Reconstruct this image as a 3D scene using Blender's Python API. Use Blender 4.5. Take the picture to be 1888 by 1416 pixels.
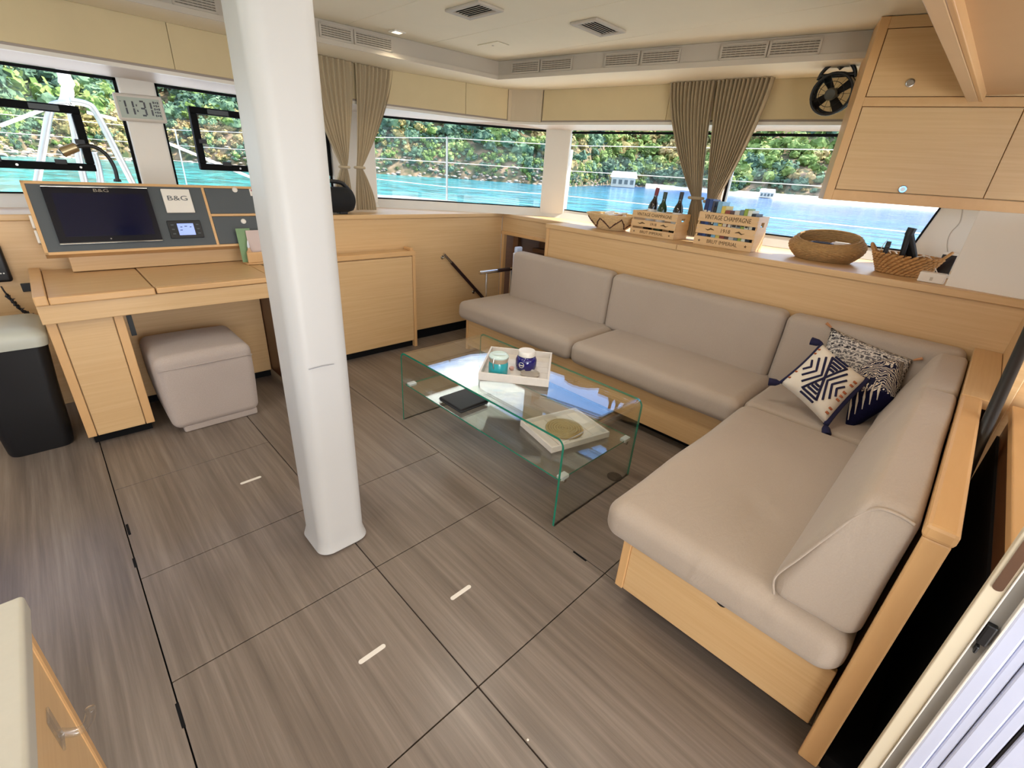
import bpy, math, random
import numpy as np
from mathutils import Vector, Matrix, noise
random.seed(7)
scn = bpy.context.scene
for o in list(bpy.data.objects): bpy.data.objects.remove(o, do_unlink=True)

# ---------------------------------------------------------------- camera
# pinhole solved from the two floor vanishing points; 1888 x 1416 frame
PP = np.array([944., 708.]); VA = np.array([15., 252.]); VB = np.array([1869., 382.])
FPX = math.sqrt(-float(np.dot(VA-PP, VB-PP)))
def _d(p):
    v = np.array([p[0]-PP[0], -(p[1]-PP[1]), -FPX]); return v/np.linalg.norm(v)
_y = _d(VA); _x = _d(VB); _z = np.cross(_x, _y); _z /= np.linalg.norm(_z); _x = np.cross(_y, _z)
RW = np.array([_x, _y, _z]); EYE = np.array([0., 0., 1.6])
cam_data = bpy.data.cameras.new('camera'); cam = bpy.data.objects.new('camera', cam_data)
scn.collection.objects.link(cam)
cam_data.sensor_fit = 'HORIZONTAL'; cam_data.sensor_width = 36.0
cam_data.lens = FPX/1888*36.0; cam_data.clip_start = 0.02; cam_data.clip_end = 2000
cam.matrix_world = Matrix(((RW[0,0],RW[0,1],RW[0,2],EYE[0]),(RW[1,0],RW[1,1],RW[1,2],EYE[1]),(RW[2,0],RW[2,1],RW[2,2],EYE[2]),(0,0,0,1)))
scn.camera = cam
def ray(px, py): return RW @ np.array([px-PP[0], -(py-PP[1]), -FPX]) / FPX
def onz(px, py, z): r = ray(px, py); return Vector(EYE + r*(z-EYE[2])/r[2])
def ony(px, py, y): r = ray(px, py); return Vector(EYE + r*y/r[1])
def onx(px, py, x): r = ray(px, py); return Vector(EYE + r*x/r[0])
def onp(px, py, p, n):
    r = Vector(ray(px, py)); e = Vector(EYE); return e + r*((Vector(p)-e).dot(n)/r.dot(n))

# ---------------------------------------------------------------- world, sun, fill lamps, exposure
scn.view_settings.view_transform = 'Standard'; scn.view_settings.look = 'None'
scn.view_settings.gamma = 1.0; scn.view_settings.use_curve_mapping = False
scn.view_settings.exposure = 0.33
world = bpy.data.worlds.new('sky'); scn.world = world; world.use_nodes = True
nt = world.node_tree; nt.nodes.clear()
w_out = nt.nodes.new('ShaderNodeOutputWorld'); w_bg = nt.nodes.new('ShaderNodeBackground')
w_tc = nt.nodes.new('ShaderNodeTexCoord'); w_sep = nt.nodes.new('ShaderNodeSeparateXYZ')
w_r = nt.nodes.new('ShaderNodeValToRGB'); w_r.color_ramp.elements[0].color = (.62,.76,.92,1); w_r.color_ramp.elements[1].color = (.13,.32,.78,1)
w_r.color_ramp.elements[0].position = 0.0; w_r.color_ramp.elements[1].position = 0.6
w_map = nt.nodes.new('ShaderNodeMapping'); w_map.inputs['Scale'].default_value = (2.2,2.2,5.0)
w_n = nt.nodes.new('ShaderNodeTexNoise'); w_n.inputs['Scale'].default_value = 1.6; w_n.inputs['Detail'].default_value = 8; w_n.inputs['Roughness'].default_value = .58
w_c = nt.nodes.new('ShaderNodeValToRGB'); w_c.color_ramp.elements[0].position = .47; w_c.color_ramp.elements[1].position = .62
w_mix = nt.nodes.new('ShaderNodeMix'); w_mix.data_type = 'RGBA'; w_mix.inputs['B'].default_value = (1.15,1.13,1.1,1)
L = nt.links.new
L(w_tc.outputs['Generated'], w_sep.inputs[0]); L(w_sep.outputs['Z'], w_r.inputs[0])
L(w_tc.outputs['Generated'], w_map.inputs[0]); L(w_map.outputs[0], w_n.inputs['Vector']); L(w_n.outputs['Fac'], w_c.inputs[0])
L(w_c.outputs[0], w_mix.inputs['Factor']); L(w_r.outputs[0], w_mix.inputs['A']); L(w_mix.outputs['Result'], w_bg.inputs['Color'])
w_bg.inputs['Strength'].default_value = 3.0
L(w_bg.outputs[0], w_out.inputs[0])
sun_d = bpy.data.lights.new('sun', 'SUN'); sun = bpy.data.objects.new('sun', sun_d); scn.collection.objects.link(sun)
sun_d.energy = 9.0; sun_d.angle = math.radians(.6); sun_d.color = (1.0,.95,.86)
sun_dir = Vector((1.0,-.8,1.35)).normalized()          # towards the sun: starboard quarter, high
sun.rotation_euler = sun_dir.to_track_quat('Z','Y').to_euler()
def area_light(name, loc, look, sx, sy, power, col):
    d = bpy.data.lights.new(name, 'AREA'); d.shape = 'RECTANGLE'; d.size = sx; d.size_y = sy; d.energy = power; d.color = col
    o = bpy.data.objects.new(name, d); scn.collection.objects.link(o); o.location = loc
    o.rotation_euler = (Vector(loc)-Vector(look)).to_track_quat('Z','Y').to_euler(); return o
# fill lamps added behind the photographer for daylight from aft door and port windows
area_light('aft_door_fill', (-.3,-2.3,1.55), (.9,2.5,1.7), 3.0, 1.7, 8, (1.0,.96,.9))
# fill lamp added to brighten the deckhead, for bounce off the cockpit sole
area_light('cockpit_bounce_fill', (.2,-2.2,.45), (1.3,2.2,2.4), 2.6, 1.2, 70, (1.0,.94,.84))
area_light('port_window_fill', (-2.7,1.6,1.6), (1.5,1.8,1.5), 3.2, .8, 8, (1.0,.97,.93))  # added fill lamp at the unseen port windows

# ---------------------------------------------------------------- helpers
COL = scn.collection
ORG = {}
def lin(c):
    if isinstance(c, str): c = tuple(int(c[i:i+2],16) for i in (0,2,4))
    return tuple((v/255/12.92 if v/255 <= .04045 else ((v/255+.055)/1.055)**2.4) for v in c)+(1,)
class MB:
    def __init__(s): s.v=[]; s.f=[]; s.m=[]; s.cm=0
    def add(s, vs, fs):
        b=len(s.v); s.v += [tuple(v) for v in vs]; s.f += [tuple(b+i for i in f) for f in fs]; s.m += [s.cm]*len(fs); return s
    def box(s, x0,x1,y0,y1,z0,z1):
        return s.add([(x0,y0,z0),(x1,y0,z0),(x1,y1,z0),(x0,y1,z0),(x0,y0,z1),(x1,y0,z1),(x1,y1,z1),(x0,y1,z1)],
            [(0,3,2,1),(4,5,6,7),(0,1,5,4),(1,2,6,5),(2,3,7,6),(3,0,4,7)])
    def obox(s, c, u, v, w):                  # centre and three half-axis vectors
        c=Vector(c);u=Vector(u);v=Vector(v);w=Vector(w)
        P=[c-u-v-w,c+u-v-w,c+u+v-w,c-u+v-w,c-u-v+w,c+u-v+w,c+u+v+w,c-u+v+w]
        return s.add(P,[(0,3,2,1),(4,5,6,7),(0,1,5,4),(1,2,6,5),(2,3,7,6),(3,0,4,7)])
    def prism(s, poly, z0, z1):               # plan polygon, counter-clockwise
        n=len(poly); P=[(p[0],p[1],z0) for p in poly]+[(p[0],p[1],z1) for p in poly]
        return s.add(P,[tuple(range(n-1,-1,-1)),tuple(range(n,2*n))]+[(i,(i+1)%n,n+(i+1)%n,n+i) for i in range(n)])
    def ext(s, poly, d):                      # any 3D polygon pushed along d
        n=len(poly); d=Vector(d); P=[Vector(p) for p in poly]; P=P+[p+d for p in P]
        return s.add(P,[tuple(range(n-1,-1,-1)),tuple(range(n,2*n))]+[(i,(i+1)%n,n+(i+1)%n,n+i) for i in range(n)])
    def tube(s, pts, r, n=8, caps=True, closed=False):
        pts=[Vector(p) for p in pts]; N=len(pts); rs=r if isinstance(r,(list,tuple)) else [r]*N
        prev=None; rings=[]
        for i,p in enumerate(pts):
            a=pts[i-1] if (i>0 or closed) else p; b=pts[(i+1)%N] if (i<N-1 or closed) else p
            t=(b-a).normalized()
            if prev is None:
                u=t.cross(Vector((0,0,1)));
                if u.length<1e-3: u=t.cross(Vector((1,0,0)))
                u.normalize()
            else:
                u=prev-t*prev.dot(t); u.normalize()
            prev=u; w=t.cross(u)
            rings.append([p+(u*math.cos(2*math.pi*k/n)+w*math.sin(2*math.pi*k/n))*rs[i] for k in range(n)])
        V=[q for R in rings for q in R]; F=[]
        for i in range(N if closed else N-1):
            j=(i+1)%N
            for k in range(n): F.append((i*n+k,i*n+(k+1)%n,j*n+(k+1)%n,j*n+k))
        if caps and not closed: F += [tuple(range(n-1,-1,-1)),tuple((N-1)*n+k for k in range(n))]
        return s.add(V,F)
    def lathe(s, prof, c, n=24, axis=(0,0,1), sx=1.0, sy=1.0, rot=0.0, caps=True):   # prof: (r, h) from bottom to top
        c=Vector(c); a=Vector(axis).normalized()
        u=a.cross(Vector((0,1,0))) if abs(a.y)<.9 else a.cross(Vector((1,0,0))); u.normalize(); w=a.cross(u)
        if rot:
            u,w = u*math.cos(rot)+w*math.sin(rot), w*math.cos(rot)-u*math.sin(rot)
        V=[];F=[]
        for r,h in prof:
            for k in range(n):
                t=2*math.pi*k/n; V.append(c+a*h+(u*math.cos(t)*sx+w*math.sin(t)*sy)*r)
        for i in range(len(prof)-1):
            for k in range(n): F.append((i*n+k,i*n+(k+1)%n,(i+1)*n+(k+1)%n,(i+1)*n+k))
        if caps and prof[0][0]>1e-4: F.append(tuple(range(n-1,-1,-1)))
        if caps and prof[-1][0]>1e-4: F.append(tuple((len(prof)-1)*n+k for k in range(n)))
        return s.add(V,F)
    def grid(s, fn, nu, nv):
        V=[fn(i/nu,j/nv) for j in range(nv+1) for i in range(nu+1)]
        return s.add(V,[(j*(nu+1)+i,j*(nu+1)+i+1,(j+1)*(nu+1)+i+1,(j+1)*(nu+1)+i) for j in range(nv) for i in range(nu)])
    def rbox(s, x0,x1,y0,y1,z0,z1, r, fn=None, k=4, step=.09):
        c=Vector(((x0+x1)/2,(y0+y1)/2,(z0+z1)/2)); h=[(x1-x0)/2,(y1-y0)/2,(z1-z0)/2]; r=min(r,min(h)*.98)
        ax=[]
        for a in range(3):
            m=max(1,int(2*(h[a]-r)/step)); g=[-h[a]+r*(1-math.cos(math.pi/2*i/k))*0+(-0) + r*(i/k) for i in range(k)]
            g+=[-(h[a]-r)+2*(h[a]-r)*i/m for i in range(m+1)]; g+=[h[a]-r+r*(i+1)/k for i in range(k)]; ax.append(g)
        key={}; V=[]; F=[]
        def pt(q):
            kk=tuple(round(t,5) for t in q)
            if kk in key: return key[kk]
            inn=[max(-(h[a]-r),min(h[a]-r,q[a])) for a in range(3)]; d=Vector([q[a]-inn[a] for a in range(3)])
            if d.length>1e-9: d=d.normalized()*r
            p=c+Vector(inn)+d
            if fn: p=Vector(fn(p))
            key[kk]=len(V); V.append(p); return key[kk]
        for a in range(3):
            b,e=(a+1)%3,(a+2)%3
            for sg in (-1,1):
                for i in range(len(ax[b])-1):
                    for j in range(len(ax[e])-1):
                        def mk(ii,jj):
                            q=[0,0,0]; q[a]=sg*h[a]; q[b]=ax[b][ii]; q[e]=ax[e][jj]; return pt(q)
                        f=(mk(i,j),mk(i+1,j),mk(i+1,j+1),mk(i,j+1)); F.append(f if sg>0 else f[::-1])
        return s.add(V,F)
    def build(s, name, mat, parent=None, smooth=False, bevel=0, kind=None, label=None, cat=None, group=None, loc=None):
        me=bpy.data.meshes.new(name); org=Vector((0,0,0))
        if parent is not None: org=ORG.get(parent.name, Vector((0,0,0)))
        elif loc is not None: org=Vector(loc)
        me.from_pydata([tuple(Vector(v)-org) for v in s.v],[],s.f)
        for m in (mat if isinstance(mat,(list,tuple)) else [mat]): me.materials.append(m)
        for p,mi in zip(me.polygons,s.m): p.material_index=mi
        if smooth:
            for p in me.polygons: p.use_smooth=True
        me.update()
        o=bpy.data.objects.new(name,me); COL.objects.link(o)
        if parent is not None: o.parent=parent; ORG[o.name]=org
        else: o.location=org; ORG[o.name]=org
        if smooth=='auto':
            md=o.modifiers.new('edge','EDGE_SPLIT'); md.split_angle=math.radians(40)
        if bevel:
            b=o.modifiers.new('bevel','BEVEL'); b.width=bevel; b.segments=2; b.limit_method='ANGLE'; b.harden_normals=False
        if kind: o['kind']=kind
        if label: o['label']=label
        if cat: o['category']=cat
        if group: o['group']=group
        return o
def thing(name, label, cat, loc, group=None, kind=None):
    o=bpy.data.objects.new(name,None); COL.objects.link(o); o.location=loc; o.empty_display_size=.05
    ORG[o.name]=Vector(loc); o['label']=label; o['category']=cat
    if group: o['group']=group
    if kind: o['kind']=kind
    return o
def setting(name, label, loc=(0,0,0)):
    o=bpy.data.objects.new(name,None); COL.objects.link(o); o.location=loc; ORG[o.name]=Vector(loc); o['kind']='structure'; o['label']=label; return o
def box(name, mat, parent, x0,x1,y0,y1,z0,z1, bevel=.003, **k): return MB().box(min(x0,x1),max(x0,x1),min(y0,y1),max(y0,y1),min(z0,z1),max(z0,z1)).build(name,mat,parent,bevel=bevel,**k)
def text_mesh(txt, size, origin, u, v, mat, name, parent, align='CENTER', ext=.0008, sx=1.0):
    cu=bpy.data.curves.new('t','FONT'); cu.body=txt; cu.size=size; cu.align_x=align; cu.align_y='CENTER'; cu.extrude=ext; cu.resolution_u=3
    ob=bpy.data.objects.new('t',cu); COL.objects.link(ob); dg=bpy.context.evaluated_depsgraph_get(); dg.update()
    me=bpy.data.meshes.new_from_object(ob.evaluated_get(dg)); bpy.data.objects.remove(ob,do_unlink=True)
    u=Vector(u).normalized(); v=Vector(v).normalized(); w=u.cross(v); b=MB()
    b.add([Vector(origin)+u*p.co.x*sx+v*p.co.y+w*p.co.z for p in me.vertices],[tuple(p.vertices) for p in me.polygons])
    bpy.data.meshes.remove(me); return b.build(name,mat,parent)

# ---------------------------------------------------------------- materials
def new_mat(name):
    m=bpy.data.materials.new(name); m.use_nodes=True; n=m.node_tree; b=n.nodes['Principled BSDF']; return m,n,b
def plain(name, col, rough=.5, metal=0, spec=.5, var=.06, vscale=6, bump=0, bscale=300, emit=0, coat=0):
    m,n,b=new_mat(name); c=lin(col); b.inputs['Roughness'].default_value=rough; b.inputs['Metallic'].default_value=metal
    b.inputs['Specular IOR Level'].default_value=spec; b.inputs['Coat Weight'].default_value=coat
    tc=n.nodes.new('ShaderNodeTexCoord'); no=n.nodes.new('ShaderNodeTexNoise'); no.inputs['Scale'].default_value=vscale; no.inputs['Detail'].default_value=4
    mx=n.nodes.new('ShaderNodeMix'); mx.data_type='RGBA'
    mx.inputs['A'].default_value=tuple(x*(1-var) for x in c[:3])+(1,); mx.inputs['B'].default_value=tuple(min(1,x*(1+var)) for x in c[:3])+(1,)
    n.links.new(tc.outputs['Object'],no.inputs['Vector']); n.links.new(no.outputs['Fac'],mx.inputs['Factor']); n.links.new(mx.outputs['Result'],b.inputs['Base Color'])
    if emit:
        b.inputs['Emission Color'].default_value=c; b.inputs['Emission Strength'].default_value=emit
    if bump:
        n2=n.nodes.new('ShaderNodeTexNoise'); n2.inputs['Scale'].default_value=bscale; n2.inputs['Detail'].default_value=2
        bp=n.nodes.new('ShaderNodeBump'); bp.inputs['Strength'].default_value=bump; bp.inputs['Distance'].default_value=.002
        n.links.new(tc.outputs['Object'],n2.inputs['Vector']); n.links.new(n2.outputs['Fac'],bp.inputs['Height']); n.links.new(bp.outputs[0],b.inputs['Normal'])
    return m
def wood(name, a, bcol, scale, rough=.38, contrast=.5, nscale=1.0, bump=.04):
    m,n,b=new_mat(name); b.inputs['Roughness'].default_value=rough
    tc=n.nodes.new('ShaderNodeTexCoord'); mp=n.nodes.new('ShaderNodeMapping'); mp.inputs['Scale'].default_value=scale
    no=n.nodes.new('ShaderNodeTexNoise'); no.inputs['Scale'].default_value=nscale; no.inputs['Detail'].default_value=7; no.inputs['Roughness'].default_value=.65
    rp=n.nodes.new('ShaderNodeValToRGB'); rp.color_ramp.elements[0].position=.5-contrast/2; rp.color_ramp.elements[1].position=.5+contrast/2
    rp.color_ramp.elements[0].color=lin(a); rp.color_ramp.elements[1].color=lin(bcol)
    bp=n.nodes.new('ShaderNodeBump'); bp.inputs['Strength'].default_value=bump; bp.inputs['Distance'].default_value=.002
    l=n.links.new; l(tc.outputs['Object'],mp.inputs[0]); l(mp.outputs[0],no.inputs['Vector']); l(no.outputs['Fac'],rp.inputs[0]); l(rp.outputs[0],b.inputs['Base Color'])
    l(no.outputs['Fac'],bp.inputs['Height']); l(bp.outputs[0],b.inputs['Normal']); return m
def glass_mat(name, tint, spec=1.0, f0=.05):
    m=bpy.data.materials.new(name); m.use_nodes=True; n=m.node_tree; n.nodes.clear(); N=n.nodes.new; l=n.links.new
    o=N('ShaderNodeOutputMaterial'); t=N('ShaderNodeBsdfTransparent'); t.inputs[0].default_value=tint
    g=N('ShaderNodeBsdfGlossy'); g.inputs['Roughness'].default_value=.005; g.inputs['Color'].default_value=(spec,spec,spec,1)
    ge=N('ShaderNodeNewGeometry'); dt=N('ShaderNodeVectorMath'); dt.operation='DOT_PRODUCT'; l(ge.outputs['Normal'],dt.inputs[0]); l(ge.outputs['Incoming'],dt.inputs[1])
    ab=N('ShaderNodeMath'); ab.operation='ABSOLUTE'; l(dt.outputs['Value'],ab.inputs[0])
    sb=N('ShaderNodeMath'); sb.operation='SUBTRACT'; sb.inputs[0].default_value=1; l(ab.outputs[0],sb.inputs[1])
    pw=N('ShaderNodeMath'); pw.operation='POWER'; pw.inputs[1].default_value=5; l(sb.outputs[0],pw.inputs[0])
    ma=N('ShaderNodeMath'); ma.operation='MULTIPLY_ADD'; ma.inputs[1].default_value=1-f0; ma.inputs[2].default_value=f0; l(pw.outputs[0],ma.inputs[0])
    mx=N('ShaderNodeMixShader'); l(ma.outputs[0],mx.inputs[0]); l(t.outputs[0],mx.inputs[1]); l(g.outputs[0],mx.inputs[2]); l(mx.outputs[0],o.inputs[0]); return m
def weave(name, c1, c2, scale=220, rough=.9, wrinkle=0):
    m,n,b=new_mat(name); b.inputs['Roughness'].default_value=rough; b.inputs['Specular IOR Level'].default_value=.15
    b.inputs['Sheen Weight'].default_value=.15
    tc=n.nodes.new('ShaderNodeTexCoord'); no=n.nodes.new('ShaderNodeTexNoise'); no.inputs['Scale'].default_value=scale; no.inputs['Detail'].default_value=3
    n3=n.nodes.new('ShaderNodeTexNoise'); n3.inputs['Scale'].default_value=2.5; n3.inputs['Detail'].default_value=3
    mx=n.nodes.new('ShaderNodeMix'); mx.data_type='RGBA'; mx.inputs['A'].default_value=lin(c1); mx.inputs['B'].default_value=lin(c2)
    ad=n.nodes.new('ShaderNodeMath'); ad.operation='MULTIPLY_ADD'; ad.inputs[1].default_value=.5
    ml=n.nodes.new('ShaderNodeMath'); ml.operation='MULTIPLY'; ml.inputs[1].default_value=.5
    bp=n.nodes.new('ShaderNodeBump'); bp.inputs['Strength'].default_value=.25; bp.inputs['Distance'].default_value=.0015
    l=n.links.new; l(tc.outputs['Object'],no.inputs['Vector']); l(tc.outputs['Object'],n3.inputs['Vector'])
    l(n3.outputs['Fac'],ml.inputs[0]); l(no.outputs['Fac'],ad.inputs[0]); l(ml.outputs[0],ad.inputs[2]); l(ad.outputs[0],mx.inputs['Factor'])
    l(mx.outputs['Result'],b.inputs['Base Color']); l(no.outputs['Fac'],bp.inputs['Height']); l(bp.outputs[0],b.inputs['Normal'])
    if wrinkle:
        mp=n.nodes.new('ShaderNodeMapping'); mp.inputs['Scale'].default_value=(5,9,4); n4=n.nodes.new('ShaderNodeTexNoise'); n4.inputs['Scale'].default_value=1; n4.inputs['Detail'].default_value=4; n4.inputs['Distortion'].default_value=1.2
        b2=n.nodes.new('ShaderNodeBump'); b2.inputs['Strength'].default_value=wrinkle; b2.inputs['Distance'].default_value=.02
        l(tc.outputs['Object'],mp.inputs[0]); l(mp.outputs[0],n4.inputs['Vector']); l(n4.outputs['Fac'],b2.inputs['Height']); l(b2.outputs[0],bp.inputs['Normal'])
    return m
OAKA,OAKB='c69e6c','d8b585'
M={}
M['oak']=wood('oak_veneer_level_grain',OAKA,OAKB,(1.6,1.6,70),contrast=.62)
M['oakx']=wood('oak_veneer_lengthwise_x',OAKA,OAKB,(1.6,60,60),contrast=.6)
M['oaky']=wood('oak_veneer_lengthwise_y',OAKA,OAKB,(60,1.6,60),contrast=.6)
M['solid']=wood('oak_solid_edge','cb9d68','d9ae79',(14,14,2.2),contrast=.7)
M['solidx']=wood('oak_solid_rail','cb9d68','d9ae79',(2.2,14,14),contrast=.7)
M['oakdark']=wood('oak_dark_and_shade','5b3d26','70492c',(2,2,30),contrast=.6)  # dark wood in the stair opening; painted shade on desk end and slot
def floor_mat():
    m,n,b=new_mat('grey_oak_laminate'); b.inputs['Roughness'].default_value=.34; N=n.nodes.new; l=n.links.new
    tc=N('ShaderNodeTexCoord'); fac=None
    def nz(sc,det,rough):
        mp=N('ShaderNodeMapping'); mp.inputs['Scale'].default_value=sc; no=N('ShaderNodeTexNoise'); no.inputs['Scale'].default_value=1; no.inputs['Detail'].default_value=det; no.inputs['Roughness'].default_value=rough; l(tc.outputs['Object'],mp.inputs[0]); l(mp.outputs[0],no.inputs['Vector']); return no.outputs['Fac']
    a=nz((46,1.1,1),6,.7); c=nz((9,.7,1),3,.5); d=nz((150,2.5,1),2,.5)
    m1=N('ShaderNodeMath'); m1.operation='MULTIPLY_ADD'; m1.inputs[1].default_value=.62; l(a,m1.inputs[0])
    m2=N('ShaderNodeMath'); m2.operation='MULTIPLY_ADD'; m2.inputs[1].default_value=.55; m2.inputs[2].default_value=-.13; l(c,m2.inputs[0]); l(m2.outputs[0],m1.inputs[2])
    rp=N('ShaderNodeValToRGB'); e=rp.color_ramp.elements; e[0].position=.25; e[1].position=.66; e[0].color=lin('5d5248'); e[1].color=lin('918478'); q=e.new(.45); q.color=lin('776a5f'); l(m1.outputs[0],rp.inputs[0]); l(rp.outputs[0],b.inputs['Base Color'])
    bp=N('ShaderNodeBump'); bp.inputs['Strength'].default_value=.06; bp.inputs['Distance'].default_value=.002; l(d,bp.inputs['Height']); l(bp.outputs[0],b.inputs['Normal']); return m
M['floor']=floor_mat()
M['black']=plain('black_plastic','111114',.45,var=.1)
M['matteblack']=plain('matte_black','0b0b0d',.8,spec=.2)
M['white']=plain('white_gelcoat','e4ddd2',.35,var=.02)
M['ceil']=plain('cream_ceiling_vinyl','e6dcc4',.75,var=.03,bump=.15,bscale=180)
M['fascia']=plain('grey_cream_fascia','b9afa2',.6,var=.03)
M['pelmet']=plain('tan_fabric_panel','d6c39b',.85,var=.05,bump=.2,bscale=260)
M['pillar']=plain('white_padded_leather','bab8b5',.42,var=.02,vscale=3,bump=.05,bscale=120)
M['sofa']=weave('taupe_linen','a49586','b9aa9b',wrinkle=.22)
M['ottoman']=weave('pale_taupe_velvet','a2938a','bfb2a8',160)
M['curtain']=weave('sand_linen_curtain','a59377','bbaa8d',150)
M['glass']=glass_mat('window_glass',(.985,.995,.99,1),.45,.02)
M['tglass']=glass_mat('table_glass',(.965,.988,.972,1),1.0,.095)
M['gedge']=plain('green_glass_edge','1f7f64',.08,var=.15,vscale=9,spec=.8)
M['chrome']=plain('polished_steel','d8d6d2',.12,metal=1,var=.02)
M['steel']=plain('brushed_steel','b4b0aa',.3,metal=1,var=.03)
M['charcoal']=plain('charcoal_laminate','4c5154',.55,var=.03)
M['screen']=plain('dark_display_glass','0b0d2c',.08,var=.15,vscale=2)
M['bezel']=plain('navy_black_bezel','070818',.2)
M['lcd']=plain('lit_blue_display','8fa4e8',.3,emit=.55,var=.02)
M['leather']=plain('dark_brown_leather','2a1512',.5,var=.15)
M['rope']=None

# ---------------------------------------------------------------- sea, hills and boat deck outside
ZS=-1.4
def sea_mat():
    m,n,b=new_mat('tropical_sea'); b.inputs['Roughness'].default_value=.12; b.inputs['IOR'].default_value=1.33
    tc=n.nodes.new('ShaderNodeTexCoord'); sp=n.nodes.new('ShaderNodeSeparateXYZ'); l=n.links.new; l(tc.outputs['Object'],sp.inputs[0])
    ad=n.nodes.new('ShaderNodeMath'); ad.operation='MULTIPLY_ADD'; ad.inputs[1].default_value=-.9; l(sp.outputs['Y'],ad.inputs[0]); l(sp.outputs['X'],ad.inputs[2])
    mr=n.nodes.new('ShaderNodeMapRange'); mr.inputs['From Min'].default_value=-40; mr.inputs['From Max'].default_value=90; l(ad.outputs[0],mr.inputs['Value'])
    rp=n.nodes.new('ShaderNodeValToRGB'); e=rp.color_ramp.elements; e[0].color=lin('2a8a86'); e[1].color=lin('1c4f86'); e2=rp.color_ramp.elements.new(.45); e2.color=lin('2a7788'); l(mr.outputs[0],rp.inputs[0])
    mp=n.nodes.new('ShaderNodeMapping'); mp.inputs['Scale'].default_value=(.42,.2,1); mp.inputs['Rotation'].default_value=(0,0,.7); l(tc.outputs['Object'],mp.inputs[0])
    no=n.nodes.new('ShaderNodeTexNoise'); no.inputs['Scale'].default_value=1.2; no.inputs['Detail'].default_value=5; l(mp.outputs[0],no.inputs['Vector'])
    mx=n.nodes.new('ShaderNodeMix'); mx.data_type='RGBA'; mx.blend_type='MULTIPLY'; mx.inputs['Factor'].default_value=.8
    r2=n.nodes.new('ShaderNodeValToRGB'); r2.color_ramp.elements[0].position=.4; r2.color_ramp.elements[1].position=.6; r2.color_ramp.elements[0].color=(.45,.5,.55,1); r2.color_ramp.elements[1].color=(1.7,1.7,1.65,1)  # bright and dark wave glitter put into the water colour
    l(no.outputs['Fac'],r2.inputs[0]); l(rp.outputs[0],mx.inputs['A']); l(r2.outputs[0],mx.inputs['B']); l(mx.outputs['Result'],b.inputs['Base Color'])
    bp=n.nodes.new('ShaderNodeBump'); bp.inputs['Strength'].default_value=1.0; bp.inputs['Distance'].default_value=.9; l(no.outputs['Fac'],bp.inputs['Height']); l(bp.outputs[0],b.inputs['Normal'])
    return m
MB().add([(-300,-300,ZS),(700,-300,ZS),(700,700,ZS),(-300,700,ZS)],[(0,1,2,3)]).build('sea',sea_mat(),kind='structure',label='turquoise to deep blue rippled sea around the boat')
shore_px=[(-420,292),(-120,285),(0,288),(65,288),(234,297),(311,297),(500,310),(673,319),(830,329),(960,338),(1050,344),(1120,341),(1200,346),(1264,351),(1354,360),(1560,376),(1700,386),(1900,400),(2300,430)]
shore=[onz(a,b,ZS) for a,b in shore_px]
def shore_at(t):
    t=t*(len(shore)-1); i=min(int(t),len(shore)-2); return shore[i].lerp(shore[i+1],t-i)
NU,NV=150,34
def hill_pt(u,v):
    s=shore_at(u); d=Vector((s.x,s.y,0)); dist=d.length; d.normalize()
    az=math.degrees(math.atan2(d.y,d.x))
    k=math.tan(math.radians(13.0 if az>48 else max(9.0,13-.16*(48-az))))*(dist+170)/170
    run=v*170; bank=(1-math.exp(-run/6))*(8.5 if az>40 else 2.0)
    h=bank+run*k*(1+.25*noise.noise(Vector((u*9,v*3,1.3))))
    h+=3.2*noise.noise(Vector((s.x*.03+run*.02,s.y*.03,v*4)))*min(1,run/20)
    p=s+d*run; p.z=ZS-.3+h; return p
m,n,b=new_mat('wooded_earth'); b.inputs['Roughness'].default_value=1
tc=n.nodes.new('ShaderNodeTexCoord'); no=n.nodes.new('ShaderNodeTexNoise'); no.inputs['Scale'].default_value=.4; no.inputs['Detail'].default_value=10
rp=n.nodes.new('ShaderNodeValToRGB'); e=rp.color_ramp.elements; e[0].position=.38; e[1].position=.64; e[0].color=lin('3d4a2a'); e[1].color=lin('9a7f62'); e3=e.new(.5); e3.color=lin('665a3d')
n.links.new(tc.outputs['Object'],no.inputs['Vector']); n.links.new(no.outputs['Fac'],rp.inputs[0]); n.links.new(rp.outputs[0],b.inputs['Base Color'])
MB().grid(lambda u,v: hill_pt(u,v**1.6),NU,NV).build('hillside',m,smooth=True,kind='structure',label='steep hillside rising from the shore behind the bay')
def leaf_mat(name, cols, sc=.09):
    m,n,b=new_mat(name); b.inputs['Roughness'].default_value=.8; b.inputs['Specular IOR Level'].default_value=.2
    tc=n.nodes.new('ShaderNodeTexCoord'); no=n.nodes.new('ShaderNodeTexNoise'); no.inputs['Scale'].default_value=sc; no.inputs['Detail'].default_value=10; no.inputs['Roughness'].default_value=.72
    rp=n.nodes.new('ShaderNodeValToRGB'); e=rp.color_ramp.elements; e[0].position=.36; e[1].position=.64; e[0].color=lin(cols[0]); e[1].color=lin(cols[2]); q=e.new(.5); q.color=lin(cols[1])
    n.links.new(tc.outputs['Object'],no.inputs['Vector']); n.links.new(no.outputs['Fac'],rp.inputs[0]); n.links.new(rp.outputs[0],b.inputs['Base Color'])
    n2=n.nodes.new('ShaderNodeTexNoise'); n2.inputs['Scale'].default_value=1.1; n2.inputs['Detail'].default_value=6; bp=n.nodes.new('ShaderNodeBump'); bp.inputs['Strength'].default_value=.3; bp.inputs['Distance'].default_value=.5
    n.links.new(tc.outputs['Object'],n2.inputs['Vector']); n.links.new(n2.outputs['Fac'],bp.inputs['Height']); n.links.new(bp.outputs[0],b.inputs['Normal'])
    return m
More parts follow.
